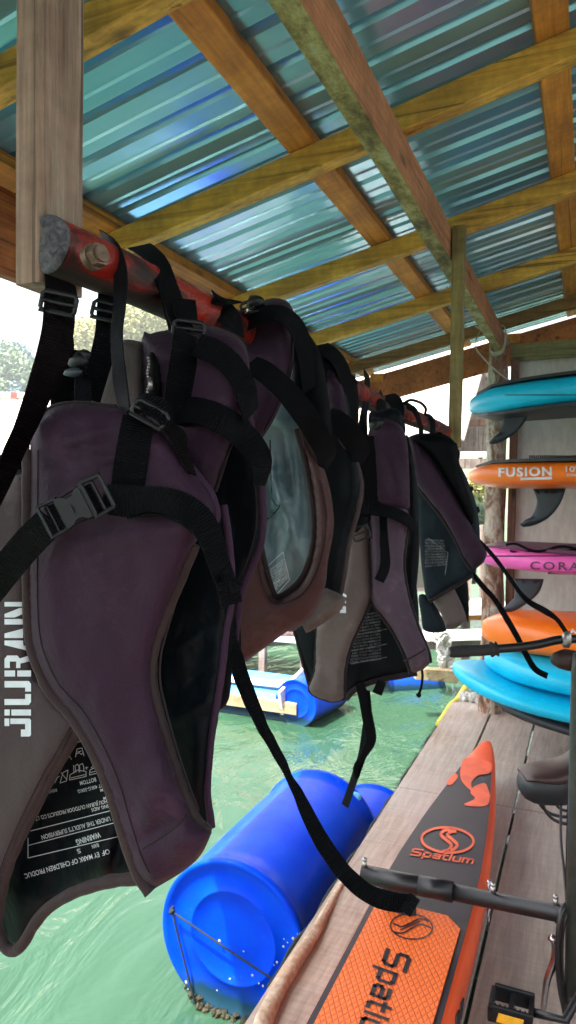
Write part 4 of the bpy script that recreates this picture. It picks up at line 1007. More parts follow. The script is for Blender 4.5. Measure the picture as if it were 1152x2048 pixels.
p.binding([(818, 1030), (812, 1080), (808, 1130), (816, 1185), (834, 1245), (858, 1305), (861, 1325)], .004, M['bind'], v5); p.binding([(740, 1200), (765, 1235), (789, 1270), (812, 1318), (821, 1348)], .0045, M['bind'], v5); p.seam([(808, 1322), (832, 1310), (852, 1298)], v5, r=.002)
p = Panel([(735, 872), (748, 852), (770, 838), (795, 845), (812, 872), (818, 930), (820, 1018, 1), (790, 1022), (760, 1018), (738, 1012)], YE-.01, 0, 0, th=.05, soft=40, step=8, wr=.006, folds=((770, 900, 800, 990, 10, .014), (795, 880, 812, 960, 8, -.012)), seed=19)
p.build('waist_panel', M['purple'], v5)
p = Panel([(738, 826), (755, 822), (790, 816), (806, 834), (810, 868), (778, 872), (742, 868)], YE+.02, 0, 0, th=.03, soft=20, step=8, wr=.008, seed=20); p.build('waist_flap', M['lining'], v5)
p = Panel([(700, 905), (722, 890), (742, 880), (745, 950), (740, 1015), (708, 1020), (702, 960)], YE+.01, 0, 0, th=.03, soft=24, step=8, wr=.006, seed=21); p.build('waist_panel', M['mauve'], v5)
ribbon('waist_strap', [(700, 1014, 1.66, 22), (740, 1018, 1.64, 24), (780, 1024, 1.63, 24), (812, 1038, 1.64, 22), (835, 1060, 1.67, 16)], M['web'], v5, W=.034)
ribbon('strap', [(748, 872, 1.66, 34), (750, 920, 1.655, 38), (752, 980, 1.65, 38), (756, 1020, 1.645, 34)], M['web'], v5, W=.045)
ribbon('strap', [(766, 1030, 1.64, 14), (768, 1080, 1.64, 16), (770, 1130, 1.64, 20), (758, 1162, 1.64, 20)], M['web'], v5, W=.03)
ribbon('waist_strap', [(705, 1060, 1.65, 18), (718, 1040, 1.645, 30), (735, 1030, 1.64, 20)], M['web'], v5, W=.034)
slider('buckle', (722, 1066), -20, 1.64, .04, .03, M['plastic'], v5)
ribbon('hanging_loop', [(733, 745, 1.86, 10), (735, 790, 1.80, 10), (728, 830, 1.74, 14), (724, 880, 1.70, 22), (716, 940, 1.69, 26), (712, 1000, 1.68, 20)], M['webgrey'], v5, W=.03)
ribbon('hanging_loop', [(775, 790, 1.96, 20), (788, 800, 1.90, 26), (795, 820, 1.86, 26), (790, 850, 1.80, 22)], M['web'], v5, W=.04)
ribbon('hanging_loop', [(766, 792, 1.92, 14), (764, 815, 1.84, 20), (768, 845, 1.78, 22)], M['web'], v5, W=.04)
p = Panel([(812, 870), (832, 950), (838, 1040), (838, 1120), (828, 1200), (812, 1190), (806, 1120), (814, 1060)], YE+.06, 0, 0, th=.012, soft=20, step=8, wr=.006, seed=22); p.build('side_panel', M['lining'], v5)
mb = MB(); mb.blob(P(752, 848, 1.62), .018, 2, (1, .6, .8), .5, 5); mb.build('cord_lock', M['plastic'], v5, True)
ribbon('loose_strap', [(720, 1368, 1.74, 18), (728, 1400, 1.74, 20), (736, 1440, 1.74, 22), (742, 1480, 1.735, 20), (728, 1510, 1.73, 12), (714, 1535, 1.73, 14), (716, 1556, 1.73, 10)], M['web'], v5, W=.027)
ribbon('loose_strap', [(733, 1380, 1.75, 12), (736, 1420, 1.75, 14), (732, 1470, 1.75, 18), (724, 1512, 1.745, 16), (706, 1565, 1.74, 14), (690, 1612, 1.73, 14)], M['web'], v5, W=.027, sgn=-1)
mb = MB(); mb.tube(wtube([(842, 1330, 1.72), (845, 1352, 1.72), (842, 1376, 1.72), (838, 1388, 1.72)], 5), .0035, 6); mb.blob(P(838, 1390, 1.72), .007, 1); mb.build('drawcord', M['web'], v5, True)
ribbon('strap_tab', [(764, 1362, 1.76, 18), (754, 1388, 1.76, 20)], M['web'], v5, W=.025)

# ---------------------------------------------------------------- vest 6
v6 = empty('life_vest', tuple(P(900, 1050, 2.4)), 'farthest life vest, purple slanting front over dark printed lining, beside the orange board', 'life vest', VG)
YF = 2.33
b6 = Panel([(812, 900), (840, 880), (900, 900), (950, 1000), (960, 1100), (945, 1150), (900, 1175), (858, 1200), (845, 1150), (835, 1050), (820, 960)], YF+.05, 0, 0, th=.02, soft=30, step=8, wr=.01, seed=23)
b6.build('back_panel', M['liningmid'], v6)
b6.binding([(945, 1150), (900, 1178), (858, 1202)], .008, M['bind'], v6)
mb = MB(); pb6 = lambda x, y: b6.surf(x, y, .006)
for i in range(10):
    t = i/10; place_text(mb, ("CHILDREN PRODUCT", "WARNING USE", "SUPERVISION")[i % 3], (888+8*t, 1080+t*52), (850, 1078+t*58), 4, pb6, .02)
line_px(mb, (856, 1076), (896, 1106), 1.6, pb6); line_px(mb, (896, 1106), (890, 1150), 1.6, pb6)
mb.build('printed_warnings', M['dimprint'], v6, True)
p = Panel([(818, 880), (835, 885), (858, 910), (900, 972), (936, 1040), (974, 1106, 1), (968, 1124), (946, 1142, 1), (925, 1110), (905, 1070), (880, 1028), (845, 985), (822, 945)], YF, 0, 0, th=.05, soft=30, step=8, wr=.004, seed=24)
p.build('front_panel', M['purple'], v6); p.binding([(822, 950), (848, 990), (882, 1034), (908, 1076), (926, 1114), (944, 1142)], .0055, M['bind'], v6)
p = Panel([(812, 880), (830, 868), (860, 866), (895, 872), (912, 890), (920, 930), (934, 980), (948, 1030), (940, 1050), (905, 985), (870, 925), (840, 895)], YF+.03, 0, 0, th=.07, soft=34, step=8, wr=.012, seed=25); p.build('waist_panel', M['web'], v6)
p = Panel([(862, 1190), (900, 1172), (915, 1190), (930, 1225), (934, 1240, 1), (912, 1256), (892, 1258, 1), (884, 1232)], YF+.08, 0, 0, th=.02, soft=20, step=8, wr=.006, seed=26); p.build('shoulder_panel', M['taupe'], v6)
p = Panel([(838, 1190), (862, 1196), (884, 1235), (892, 1262), (850, 1262), (842, 1230)], YF+.14, 0, 0, th=.01, soft=20, step=8, seed=27); p.build('lining_panel', M['liningmid'], v6)
p = Panel([(895, 1170), (930, 1150), (938, 1200), (936, 1245), (925, 1215), (905, 1185)], YF+.15, 0, 0, th=.01, soft=20, step=8, seed=28); p.build('lining_panel', M['lining'], v6)
for pts in ([(850, 830, 2.50, 12), (862, 838, 2.42, 10), (866, 855, 2.40, 9), (862, 878, 2.38, 12)], [(806, 808, 2.20, 14), (830, 822, 2.14, 10), (840, 850, 2.2, 8), (842, 872, 2.3, 10)]):
    ribbon('hanging_loop', pts, M['web'], v6, W=.03)
mb = MB(); mb.tube(wtube([(808, 806, 2.1), (822, 800, 2.08), (842, 806, 2.06), (852, 818, 2.08), (850, 828, 2.1), (858, 832, 2.1)], 5), .0045, 8); mb.build('cord_loop', M['web'], v6, True)
mb = MB()
for (px, py, s_) in ((925, 985, 20), (940, 1022, 17), (928, 1020, 10), (880, 880, 18), (900, 905, 22), (946, 1030, 8)): mb.blob(P(px, py, 2.36), s_*2.36/F, 2, (.9, .8, .9), .6, px)
mb.build('bunched_strap', M['web'], v6, True)
ribbon('loose_strap', [(948, 1072, 2.34, 8), (985, 1110, 2.32, 8), (1015, 1150, 2.28, 7), (1040, 1185, 2.22, 8), (1060, 1205, 2.18, 11), (1090, 1222, 2.12, 13), (1115, 1240, 2.08, 8), (1135, 1268, 2.05, 8), (1150, 1280, 2.04, 8)], M['web'], v6, W=.019)
ribbon('loose_strap', [(944, 1146, 2.36, 10), (965, 1172, 2.32, 11), (990, 1200, 2.28, 10), (1015, 1240, 2.22, 12), (1035, 1275, 2.14, 11), (1050, 1305, 2.06, 11), (1070, 1338, 2.04, 12), (1095, 1352, 2.04, 12)], M['web'], v6, W=.018)

# =====================================================================  BOARDS ON THE RACK
YN, BW = 3.86, .76; YM = YN+BW/2
def hwid(s, tail):   # half width at distance s from the tip
    k = min(1, s/tail); return BW/2*(1-(1-k)**2.2)**.55
def board(name, label, cat_, tip, ytop, ybot, mat, tilt=0.0, tail=.62, L=3.0, rocker=0.0, thick=None, dy=0.0, group='inflatable paddle boards stacked on the rack', under=None, top=None, squash=2.6):
    """tip = (px,py) of the left tip; ytop/ybot = photo rows of the near rail at px 1130"""
    ym = YM+dy; t0 = PY(tip[0], tip[1], ym); x0 = t0.x
    zt = PY(1130, ytop, ym-BW/2).z; zb = PY(1130, ybot, ym-BW/2).z; th = thick or (zt-zb); zc = (zt+zb)/2
    xr_ = PY(1130, (ytop+ybot)/2, ym-BW/2).x
    root = empty(name, (x0+1.3, ym, zc-th/2), label, cat_, group)
    n = 24; ss = [.0, .004, .012, .025, .045, .07, .10, .14, .19, .25, .32, .40, .5, .62, .8, 1.1, 1.5, 2.0, L-.5, L-.3, L-.15, L-.05, L-.01, L]
    def zc_(s): return zc + math.tan(R(tilt))*(x0+s-xr_) + rocker*max(0, 1-s/.85)**2
    def hz(s, e=1.0): return th/2*min(1, (.30+.70*min(1, s/.16)**.6)) if s < .16 else th/2
    def ring(s, grow=0.0, top_=None):
        a = hwid(s, tail) if s < L/2 else hwid(L-s, tail); a = max(a, .004); b = hz(s) if s < L/2 else hz(L-s); out = []
        for k in range(n):
            q = 2*math.pi*k/n; c, s_ = math.cos(q), math.sin(q); e = 2/squash
            out.append((x0+s, ym+(a+grow)*math.copysign(abs(c)**e, c), zc_(s)+(b+grow)*math.copysign(abs(s_)**(2/3.4), s_)))
        return out
    vs = []; 
    for s in ss: vs += ring(s)
    fs = [(i*n+k, i*n+(k+1) % n, (i+1)*n+(k+1) % n, (i+1)*n+k) for i in range(len(ss)-1) for k in range(n)]+[tuple(range(n)), tuple((len(ss)-1)*n+k for k in range(n))]
    mk('board_body', vs, fs, mat, root, True)
    def slab(nm, sgn, m_, inset=.05, h=.006, s0=.05, s1=L-.1, lip=.0):
        v = []; f = []; S = [s0+(s1-s0)*i/30 for i in range(31)]
        for s in S:
            a = max(.01, (hwid(s, tail) if s < L/2 else hwid(L-s, tail))-inset); z = zc_(s)+sgn*((hz(s))+.0005)
            v += [(x0+s, ym-a, z-sgn*.01), (x0+s, ym-a, z+sgn*h), (x0+s, ym+a, z+sgn*h), (x0+s, ym+a, z-sgn*.01)]
        for i in range(30):
            for k in range(4): f.append((i*4+k, i*4+(k+1) % 4, i*4+4+(k+1) % 4, i*4+4+k))
        f += [(0, 1, 2, 3), (120, 121, 122, 123)]
        mk(nm, v, f, m_, root, False)
    if top: slab('deck_pad', 1, top, .05, .006)
    if under: slab('underside_panel', -1, under, .07, .008, .03)
    def rail(px, py, lift=.004):
        r = ray(px, py); Y = ym-BW/2
        for _ in range(14):
            t = Y/r.y; s = max(.01, t*r.x-x0); a = hwid(s, tail); zz = (t*r.z-zc_(s))/max(.01, hz(s)); zz = max(-.96, min(.96, zz))
            Y = ym-a*(1-abs(zz)**3.4)**(1/2.6)*1.0
        return r*((Y-lift)/r.y)
    return root, rail, zc_, th
def finmesh(root, pts, y=None, th=.012):
    y = y or YM; o = pcat(pts, 6); f = [PY(a, b, y) for a, b in o]; n = len(f); c = sum(f, Vector())/n
    vs = [p+Vector((0, -th/2*.15, 0)) for p in f]+[c+(p-c)*.72+Vector((0, -th/2, 0)) for p in f]+[p+Vector((0, th/2*.15, 0)) for p in f]+[c+(p-c)*.72+Vector((0, th/2, 0)) for p in f]
    fs = [(k, (k+1) % n, n+(k+1) % n, n+k) for k in range(n)]+[(2*n+k, 2*n+(k+1) % n, 3*n+(k+1) % n, 3*n+k) for k in range(n)]+[(k, (k+1) % n, 2*n+(k+1) % n, 2*n+k) for k in range(n)]
    from mathutils.geometry import tessellate_polygon
    for off in (n, 3*n):
        for t in tessellate_polygon([[vs[off+k] for k in range(n)]]): fs.append(tuple(off+i for i in t))
    mk('fin', vs, fs, M['fin'], root, True)
bt1, rl1, _, _ = board('paddle_board', 'bright cyan paddle board on top of the rack with dark underside and fin', 'paddle board', (939, 797), 742, 806, M['teal'], 4.0, under=M['navy'], top=M['navy'])
finmesh(bt1, [(1000, 806, 1), (1064, 800, 1), (1052, 840), (1028, 868), (998, 886), (979, 888, 1), (978, 884), (994, 872), (1004, 850), (1006, 828)])
bt2, rl2, _, _ = board('paddle_board', 'bright orange paddle board with white lettering on its rail, second from the top', 'paddle board', (938, 950), 917, 976, M['orange'], .6, top=M['navy'])
finmesh(bt2, [(1066, 978, 1), (1132, 976, 1), (1120, 1008), (1098, 1035), (1070, 1050), (1046, 1054), (1039, 1049, 1), (1056, 1040), (1069, 1022), (1074, 1000)])
mb = MB(); place_text(mb, 'FUSION', (997, 953), (1104, 951), 17, rl2, .035, .0, 1.15); place_text(mb, "10'6", (1131, 944), (1166, 943), 11, rl2, .02); place_text(mb, "ZONE 15", (1132, 953), (1168, 952), 5, rl2, .02)
line_px(mb, (1041, 958), (1104, 956), 5, rl2, 8); mb.build('lettering', M['whiteprint'], bt2)
mb = MB(); pts = []
for i in range(240):
    t = i/240; c = PY(1058+150*t, 918, YN+.16); pts.append(c+Vector((0, .022*math.cos(i*.9), .0+.018*math.sin(i*.9))))
mb.tube(pts, .0045, 6); tag(mb.build('coiled_leash', M['cable'], None, True), 'black coiled leash lying on top of the orange lettered board', 'leash')
bt3, rl3, _, _ = board('paddle_board', 'hot pink paddle board with dark lettering and purple straps, third from the top', 'paddle board', (946, 1124), 1106, 1157, M['pink'], -1.2, tail=.8, top=M['darkprint'])
finmesh(bt3, [(1026, 1157, 1), (1088, 1158, 1), (1078, 1185), (1055, 1206), (1028, 1222), (1004, 1226), (998, 1222, 1), (1014, 1210), (1028, 1195), (1032, 1175)])
mb = MB(); place_text(mb, 'CORAL', (1060, 1139), (1178, 1141), 16, rl3, .012, .0, 1.3)
mb.build('lettering', M['darkprint'], bt3)
mb = MB(); line_px(mb, (1096, 1146), (1178, 1147), 5, rl3, 8); mb.build('lettering_bar', M['darkprint'], bt3)
mb = MB(); mb.tube([rl3(x, 1112-.0*x+0, .002) for x in range(965, 1180, 8)], .004, 6); mb.build('rail_seam', M['darkprint'], bt3, True)
mb = MB(); mb.tube([PY(x, 1098+5*math.sin(x*.06)-6*math.exp(-((x-1030)/26)**2), YN+.10) for x in range(1012, 1190, 5)], .007, 8); mb.tube([PY(x, 1103+3*math.sin(x*.09+2), YN+.13) for x in range(1020, 1190, 5)], .006, 8)
tag(mb.build('bungee_cord', M['web'], None, True), 'black and purple bungee cord lying loose on the pink board', 'cord')
bt4, rl4, _, _ = board('paddle_board', 'plain orange paddle board with pointed tip resting on the cyan ones, behind the handlebar grip', 'paddle board', (962, 1296), 1252, 1336, M['orange'], 1.2, tail=1.1)
mb = MB(); place_text(mb, 'AQUA', (1138, 1268), (1200, 1262), 10, rl4, .03); mb.bvh = None; mb.build('lettering', M['whiteprint'], bt4)
bt5, rl5, _, _ = board('paddle_board', 'cyan paddle board with rounded tip lying under the plain orange one', 'paddle board', (968, 1360), 1342, 1408, M['teal'], -1.2, tail=.6, rocker=.03, dy=-.03)
mb = MB()
for px in (1062, 1118):
    c = PY(px, 1342, YN+.10); mb.tube([c+Vector((.045*math.cos(a), .03*math.sin(a), .004)) for a in [k*math.pi/10 for k in range(20)]], .006, 8, True)
mb.build('valve_ring', M['cable'], bt5, True)
bt6, rl6, _, _ = board('paddle_board', 'lowest cyan paddle board, its upturned tip reaching out past the deck edge', 'paddle board', (905, 1360), 1414, 1460, M['teal'], -1.0, tail=.62, rocker=.10, dy=-.08)
bt7, rl7, _, _ = board('paddle_board', 'black paddle board at the bottom of the stack lying on the deck', 'paddle board', (985, 1432), 1463, 1494, M['navy'], -1.0, tail=1.0, rocker=.05, dy=-.08)
for rt, rl, yy, mm_ in ((bt1, rl1, 790, 'navy'), (bt2, rl2, 966, 'coral'), (bt4, rl4, 1322, 'coral')):
    mb = MB(); mb.tube([rl(x, yy, .0005) for x in range(1010, 1190, 8)], .0022, 6); mb.build('rail_seam', M[mm_], rt, True)
# rack (its upright stands to the right of the photograph)
rk = empty('board_rack', (.9, 4.3, DZ), 'timber rack carrying the paddle boards', 'rack')
for x in (.35, 1.6):
    mb = MB(); mb.bar((x, YN+BW+.12, DZ), (x, YN+BW+.12, .85), .07, .07, (0, 1, 0)); mb.build('upright', M['logdark'], rk)
    for (px, py) in ((1130, 803), (1130, 981), (1130, 1163)):
        z = PY(px, py, YN).z-.06+(.06 if py == 803 else 0)
        mb = MB(); mb.bar((x, YN-.02, z), (x, YN+BW+.10, z), .045, .05); mb.build('arm', M['logdark'], rk)

# =====================================================================  WATER BIKE
TZ = -1.27
wb = empty('water_bike', (0, 2.0, DZ), 'water bike on red and black inflatable pontoons parked on the deck', 'water bike')
AX = -.435
def phw(y):
    k = [(-1.2, .0), (-1.1, .07), (-.8, .13), (-.3, .16), (1.0, .167), (2.2, .166), (2.45, .160), (2.75, .142), (3.0, .121), (3.28, .092), (3.5, .062), (3.62, .040), (3.69, .022), (3.72, .0)]
    for i in range(len(k)-1):
        if k[i][0] <= y <= k[i+1][0]: t = (y-k[i][0])/(k[i+1][0]-k[i][0]); return k[i][1]+(k[i+1][1]-k[i][1])*t
    return 0
def prz(y): return .05*max(0, (y-3.0)/.72)**2
def pontoon(ax, gfx):
    ys = [-1.2+.1*i for i in range(45)]+[3.3, 3.38, 3.46, 3.54, 3.60, 3.65, 3.69, 3.71, 3.72]; vs = []; n = 20; H = .145
    for y in ys:
        a = max(phw(y), .003); e = min(1, .35+.65*min(1, (3.72-y)/.35)**.5)
        for k in range(n):
            q = 2*math.pi*k/n; c, s = math.cos(q), math.sin(q)
            vs.append((ax+a*math.copysign(abs(c)**.42, c), y, TZ-H/2*(2-e)+H/2*(1-e)*0+prz(y)+H/2*e*math.copysign(abs(s)**.42, s)+H/2*(1-e)))
    fs = [(i*n+k, i*n+(k+1) % n, (i+1)*n+(k+1) % n, (i+1)*n+k) for i in range(len(ys)-1) for k in range(n)]+[tuple(range(n)), tuple((len(ys)-1)*n+k for k in range(n))]
    po = mk('pontoon', vs, fs, M['coral'], wb, True)
    def strip(nm, y0, y1, la, ra, z, m_, rnd=.0, h=.003, nose=None):
        v = []; N = 60; f = []
        for i in range(N+1):
            y = y0+(y1-y0)*i/N; a = phw(y); cr = 0
            if rnd and y1-y < rnd: cr = rnd-math.sqrt(max(0, rnd**2-(rnd-(y1-y))**2))
            if rnd and y-y0 < rnd: cr = rnd-math.sqrt(max(0, rnd**2-(rnd-(y-y0))**2))
            xl, xr = ax-a+la+cr, ax+a-ra-cr
            if nose: xl, xr = max(xl, nose(y)[0]+ax-AX), min(xr, nose(y)[1]+ax-AX)
            if xr < xl: xr = xl = (xl+xr)/2
            v += [(xl, y, TZ+prz(y)-.002), (xl, y, TZ+prz(y)+z), (xr, y, TZ+prz(y)+z), (xr, y, TZ+prz(y)-.002)]
        for i in range(N):
            for k in range(4): f.append((i*4+k, i*4+(k+1) % 4, i*4+4+(k+1) % 4, i*4+4+k))
        f += [(0, 1, 2, 3), (N*4, N*4+1, N*4+2, N*4+3)]
        return mk(nm, v, f, m_, po, False)
    strip('top_panel', -1.05, 3.30, .018, .022, .0022, M['pdark'], 0)
    strip('grip_pad', -.9, 2.115, .036, .038, .0075, M['pad'], .045)
    return po
po = pontoon(AX, True); po2 = pontoon(.80, False)
pt = lambda x, y: PZ(x, y, TZ+.0045+prz(PZ(x, y, TZ).y)); pd = lambda x, y: PZ(x, y, TZ+.0095)
cz = lambda x, y: (852+x/3.84, 1100+y/3.84)
mb = MB()
poly_px(mb, pcat([cz(*p) for p in [(275, 1640), (262, 1725), (285, 1790), (352, 1848), (348, 1785), (400, 1730), (488, 1712), (500, 1640), (400, 1600), (300, 1600)]], 4), pt)
poly_px(mb, pcat([(969, 1566), (947, 1574), (941, 1586), (950, 1597), (928, 1609), (955, 1613), (975, 1609), (980, 1592), (976, 1578)], 4), pt)
poly_px(mb, pcat([cz(*p) for p in [(215, 1718), (172, 1762), (158, 1795), (192, 1803), (240, 1755), (240, 1725)]], 3), pt)
mb.build('wave_graphic', M['coralprint'], po)
def ell(mb, cx, cy, rx, ry, w_, proj, rot=0, n=48):
    pts = []
    for k in range(n+1):
        a = 2*math.pi*k/n; x, y = rx*math.cos(a), ry*math.sin(a); pts.append((cx+x*math.cos(rot)-y*math.sin(rot), cy+x*math.sin(rot)+y*math.cos(rot)))
    for k in range(n): line_px(mb, pts[k], pts[k+1], w_, proj, 1)
mb = MB(); pt2 = lambda x, y: PZ(x, y, TZ+.0052)
ell(mb, 895, 1680, 52, 25, 5, pt2, .07)
def curve_px(mb, pts, w_, proj):
    q = cat(pts, 3)
    for k in range(len(q)-1): line_px(mb, q[k], q[k+1], w_, proj, 1)
for off in (0, 13):
    curve_px(mb, [(905+off*.6, 1658+off*.3), (888+off, 1661+off*.2), (882+off, 1670), (893+off, 1680), (903+off*.9, 1690), (897+off*.6, 1700), (885+off*.3, 1703)], 6.5, pt2)
mb.build('logo', M['coralprint'], po)
GL = {'S': (1.0, [[(1.0, 1), (.15, 1), (0, .88), (0, .62), (.12, .5), (.82, .5), (.94, .4), (.94, .12), (.8, 0), (0, 0)]]), 'p': (.72, [[(0, -.3), (0, .68), (.6, .68), (.72, .58), (.72, .1), (.6, 0), (0, 0)]]),
      'a': (.72, [[(.05, .68), (.6, .68), (.72, .58), (.72, 0), (.12, 0), (0, .1), (0, .27), (.12, .36), (.72, .36)]]), 't': (.5, [[(.12, .95), (.12, .1), (.24, 0), (.5, 0)], [(-.08, .68), (.48, .68)]]),
      'i': (.05, [[(0, 0), (0, .68)], [(0, .86), (0, 1)]]), 'u': (.72, [[(0, .68), (0, .1), (.12, 0), (.72, 0)], [(.72, .68), (.72, 0)]]), 'm': (1.1, [[(0, 0), (0, .68), (.98, .68), (1.1, .58), (1.1, 0)], [(.55, .68), (.55, 0)]])}
def techno(mb, txt, p0, p1, h, proj, w_=.19, gap=.3, shear=0.0):
    tot = sum(GL[c][0] for c in txt)+gap*(len(txt)-1); dx_, dy_ = p1[0]-p0[0], p1[1]-p0[1]; L_ = math.hypot(dx_, dy_); ex = (dx_/L_, dy_/L_); ey = (ex[1], -ex[0]); x = 0; k = L_/tot
    for c in txt:
        for st in GL[c][1]:
            for i in range(len(st)-1):
                (a0, b0_), (a1, b1_) = st[i], st[i+1]; l = math.hypot(a1-a0, b1_-b0_) or 1; ux, uy = (a1-a0)/l*w_*.42, (b1_-b0_)/l*w_*.42
                a0 -= ux; b0_ -= uy; a1 += ux; b1_ += uy; nx, ny = -uy/.42/2, ux/.42/2; vs = []
                for a, b in ((a0+nx, b0_+ny), (a0-nx, b0_-ny), (a1-nx, b1_-ny), (a1+nx, b1_+ny)):
                    u_ = (x+a+shear*b)*k; v_ = b*h; vs.append(proj(p0[0]+ex[0]*u_+ey[0]*v_, p0[1]+ex[1]*u_+ey[1]*v_))
                mb.add(vs, [(0, 1, 2, 3)])
        x += GL[c][0]+gap
mb = MB(); techno(mb, 'Spatium', (822, 1709), (944, 1727), 12.5, pt2, .21, .32, .2); mb.build('lettering', M['coralprint'], po)
mb = MB()
ell(mb, 823, 1853, 42, 25, 2.6, pd, .08)
for off in (0, 9): curve_px(mb, [(786, 1846+off), (803, 1853+off), (822, 1846+off), (838, 1838+off), (858, 1841+off)] if not off else [(788, 1864), (805, 1866), (824, 1856), (842, 1848), (862, 1856)], 3.2, pd)
curve_px(mb, [(800, 1860), (820, 1851), (840, 1842)], 2.4, pd)
mb.build('logo', M['blackprint'], po)
mb = MB(); techno(mb, 'Spatium', (776, 1899), (705, 2096), 46, pd, .2, .36); mb.build('lettering', M['blackprint'], po)
mb = MB(); k_ = Vector((AX+.166, 0, 0))
for (y, z) in ((1.62, -1.33), (1.69, -1.345), (1.75, -1.33), (1.55, -1.34), (1.82, -1.345)):
    for q in range(4): mb.bar((AX+.1672, y+.012*q, z-.02+.01*(q % 2)), (AX+.1672, y+.03+.012*q, z+.02-.004*q), .002, .006, (1, 0, 0))
mb.build('side_writing', M['blackprint'], po)
for (px, py) in ((978, 1776), (977, 1832)):
    c = PX(px, py, AX+.172)
    mb = MB(); mb.tube([c+Vector((.004*math.cos(a)*0, .016*math.cos(a), .022*math.sin(a))) for a in [k*math.pi/8 for k in range(16)]], .0035, 6, True); mb.blob(c+Vector((0, 0, .02)), .008, 1)
    mb.build('ring_fitting', M['chrome'], po, True)
# cross bar over the pontoons
ba = Vector((-.605, 2.064, -1.168)); bb = Vector((1.0, 2.150, -1.168)); bm_ = ba.lerp(bb, .29); b0 = ba.lerp(bb, .17)
mb = MB(); mb.tube([ba, b0], .027, 24); mb.tube([b0, bb], .023, 24); mb.tube([b0-Vector((.1, .005, 0)), b0+Vector((.0, 0, 0))], .0285, 24); mb.build('cross_bar', M['black'], wb, True)
mb = MB(); mb.tube([bb.lerp(ba, .655), bb.lerp(ba, .62)], .027, 24); mb.build('bar_clamp', M['black'], wb, True)
for t in (.005, .24, .345):
    c = ba.lerp(bb, t); mb = MB(); mb.tube([c+Vector((0, 0, .02)), c+Vector((0, 0, .042))], .007, 10); mb.blob(c+Vector((0, 0, .045)), .009, 1); mb.build('bolt', M['steel'], wb, True)
for x in (-.49, .80):
    mb = MB(); mb.bar((x, 2.075+.04*(x+.6), TZ+.002), (x, 2.075+.04*(x+.6), -1.19), .10, .03, (0, 1, 0), .01); mb.build('bar_block', M['rubberblk'], wb)
# olive frame
mb = MB(); T0 = PY(1158, 1345, 2.08); T1 = PY(1141, 2085, 2.08); T1.z = max(T1.z, DZ+.05)
mb.tube([T0+Vector((.004, 0, .05)), T0, T0.lerp(T1, .5), T1], .0205, 18); mb.build('frame_tube', M['olive'], wb, True)
mb = MB(); mb.tube([T0+Vector((0, 0, .02)), Vector((.3, 2.3, -.62)), Vector((.7, 2.5, -.75))], .022, 14); mb.tube([T1, Vector((.3, 2.1, -1.25)), Vector((.6, 2.3, -1.1)), Vector((.7, 2.5, -.75))], .02, 14); mb.tube([T0.lerp(T1, .5), Vector((.35, 2.2, -1.05))], .014, 10); mb.build('frame_tube', M['olive'], wb, True)
mb = MB(); c = T0.lerp(T1, .22); mb.tube([PY(1150, 2000, 2.075), PY(1139, 2004, 2.06)], .014, 10)
mb.build('cable_clamp', M['black'], wb, True)
# saddle
def sec(px, yt, yb, d, w_):
    a = P(px, yt, d); b = P(px, yb, d); c = (a+b)/2; h = (a-b).length/2; out = []
    for k in range(20):
        q = 2*math.pi*k/20; cc, ss_ = math.cos(q), math.sin(q); out.append(c+H0*(w_*math.copysign(abs(cc)**.7, cc))+Vector((0, 0, h*math.copysign(abs(ss_)**.7, ss_))))
    return out
S_ = [(1038, 1567, 1573, .012), (1040, 1556, 1582, .04), (1046, 1545, 1592, .06), (1060, 1540, 1599, .074), (1080, 1537, 1602, .082), (1100, 1533, 1603, .085), (1120, 1526, 1603, .082), (1136, 1516, 1602, .07), (1150, 1500, 1600, .05), (1165, 1482, 1596, .035), (1185, 1468, 1585, .026), (1215, 1462, 1570, .02)]
vs = []; fs = []
for s in S_: vs += sec(s[0], s[1], s[2], 2.62, s[3])
for i in range(len(S_)-1):
    for k in range(20): fs.append((i*20+k, i*20+(k+1) % 20, i*20+20+(k+1) % 20, i*20+20+k))
fs += [tuple(range(20)), tuple((len(S_)-1)*20+k for k in range(20))]
sd2 = mk('saddle', vs, fs, M['saddle'], wb, True)
vs = []; fs = []
T_ = [(1044, 1545, 1553, .056), (1060, 1538, 1552, .074), (1080, 1535, 1556, .082), (1100, 1531, 1560, .086), (1120, 1524, 1563, .083), (1136, 1514, 1562, .072), (1150, 1498, 1558, .053), (1165, 1480, 1556, .038), (1185, 1466, 1550, .029), (1215, 1460, 1540, .023)]
for s in T_: vs += sec(s[0], s[1], s[2], 2.62, s[3])
for i in range(len(T_)-1):
    for k in range(20): fs.append((i*20+k, i*20+(k+1) % 20, i*20+20+(k+1) % 20, i*20+20+k))
fs += [tuple(range(20)), tuple((len(T_)-1)*20+k for k in range(20))]
mk('saddle_top', vs, fs, M['saddlebrown'], sd2, True)
mb = MB()
for dd in (-.03, .03):
    mb.tube([p+H0*dd for p in wtube([(1078, 1598, 2.6), (1086, 1616, 2.6), (1102, 1632, 2.6), (1125, 1640, 2.6), (1150, 1640, 2.6), (1185, 1625, 2.6)], 6)], .006, 8)
mb.tube(wtube([(1108, 1602, 2.6), (1118, 1616, 2.6), (1140, 1622, 2.6), (1180, 1612, 2.6)], 6), .005, 8); mb.build('saddle_rail', M['black'], sd2, True)
mb = MB(); mb.tube([P(1142, 1560, 2.64), P(1140, 1640, 2.64), P(1137, 1800, 2.64), Vector((P(1137, 1840, 2.64).x, P(1137, 1840, 2.64).y, -1.25))], .013, 12); mb.tube([P(1137, 1800, 2.64)-Vector((0, 0, .1)), Vector((.3, 2.2, -1.15))], .015, 10); mb.build('seat_post', M['black'], wb, True)
mb = MB(); mb.tube(wtube([(1122, 1608, 2.5), (1122, 1680, 2.4), (1128, 1740, 2.3), (1133, 1800, 2.2)], 10), .0045, 8); mb.build('cable', M['cable'], wb, True)
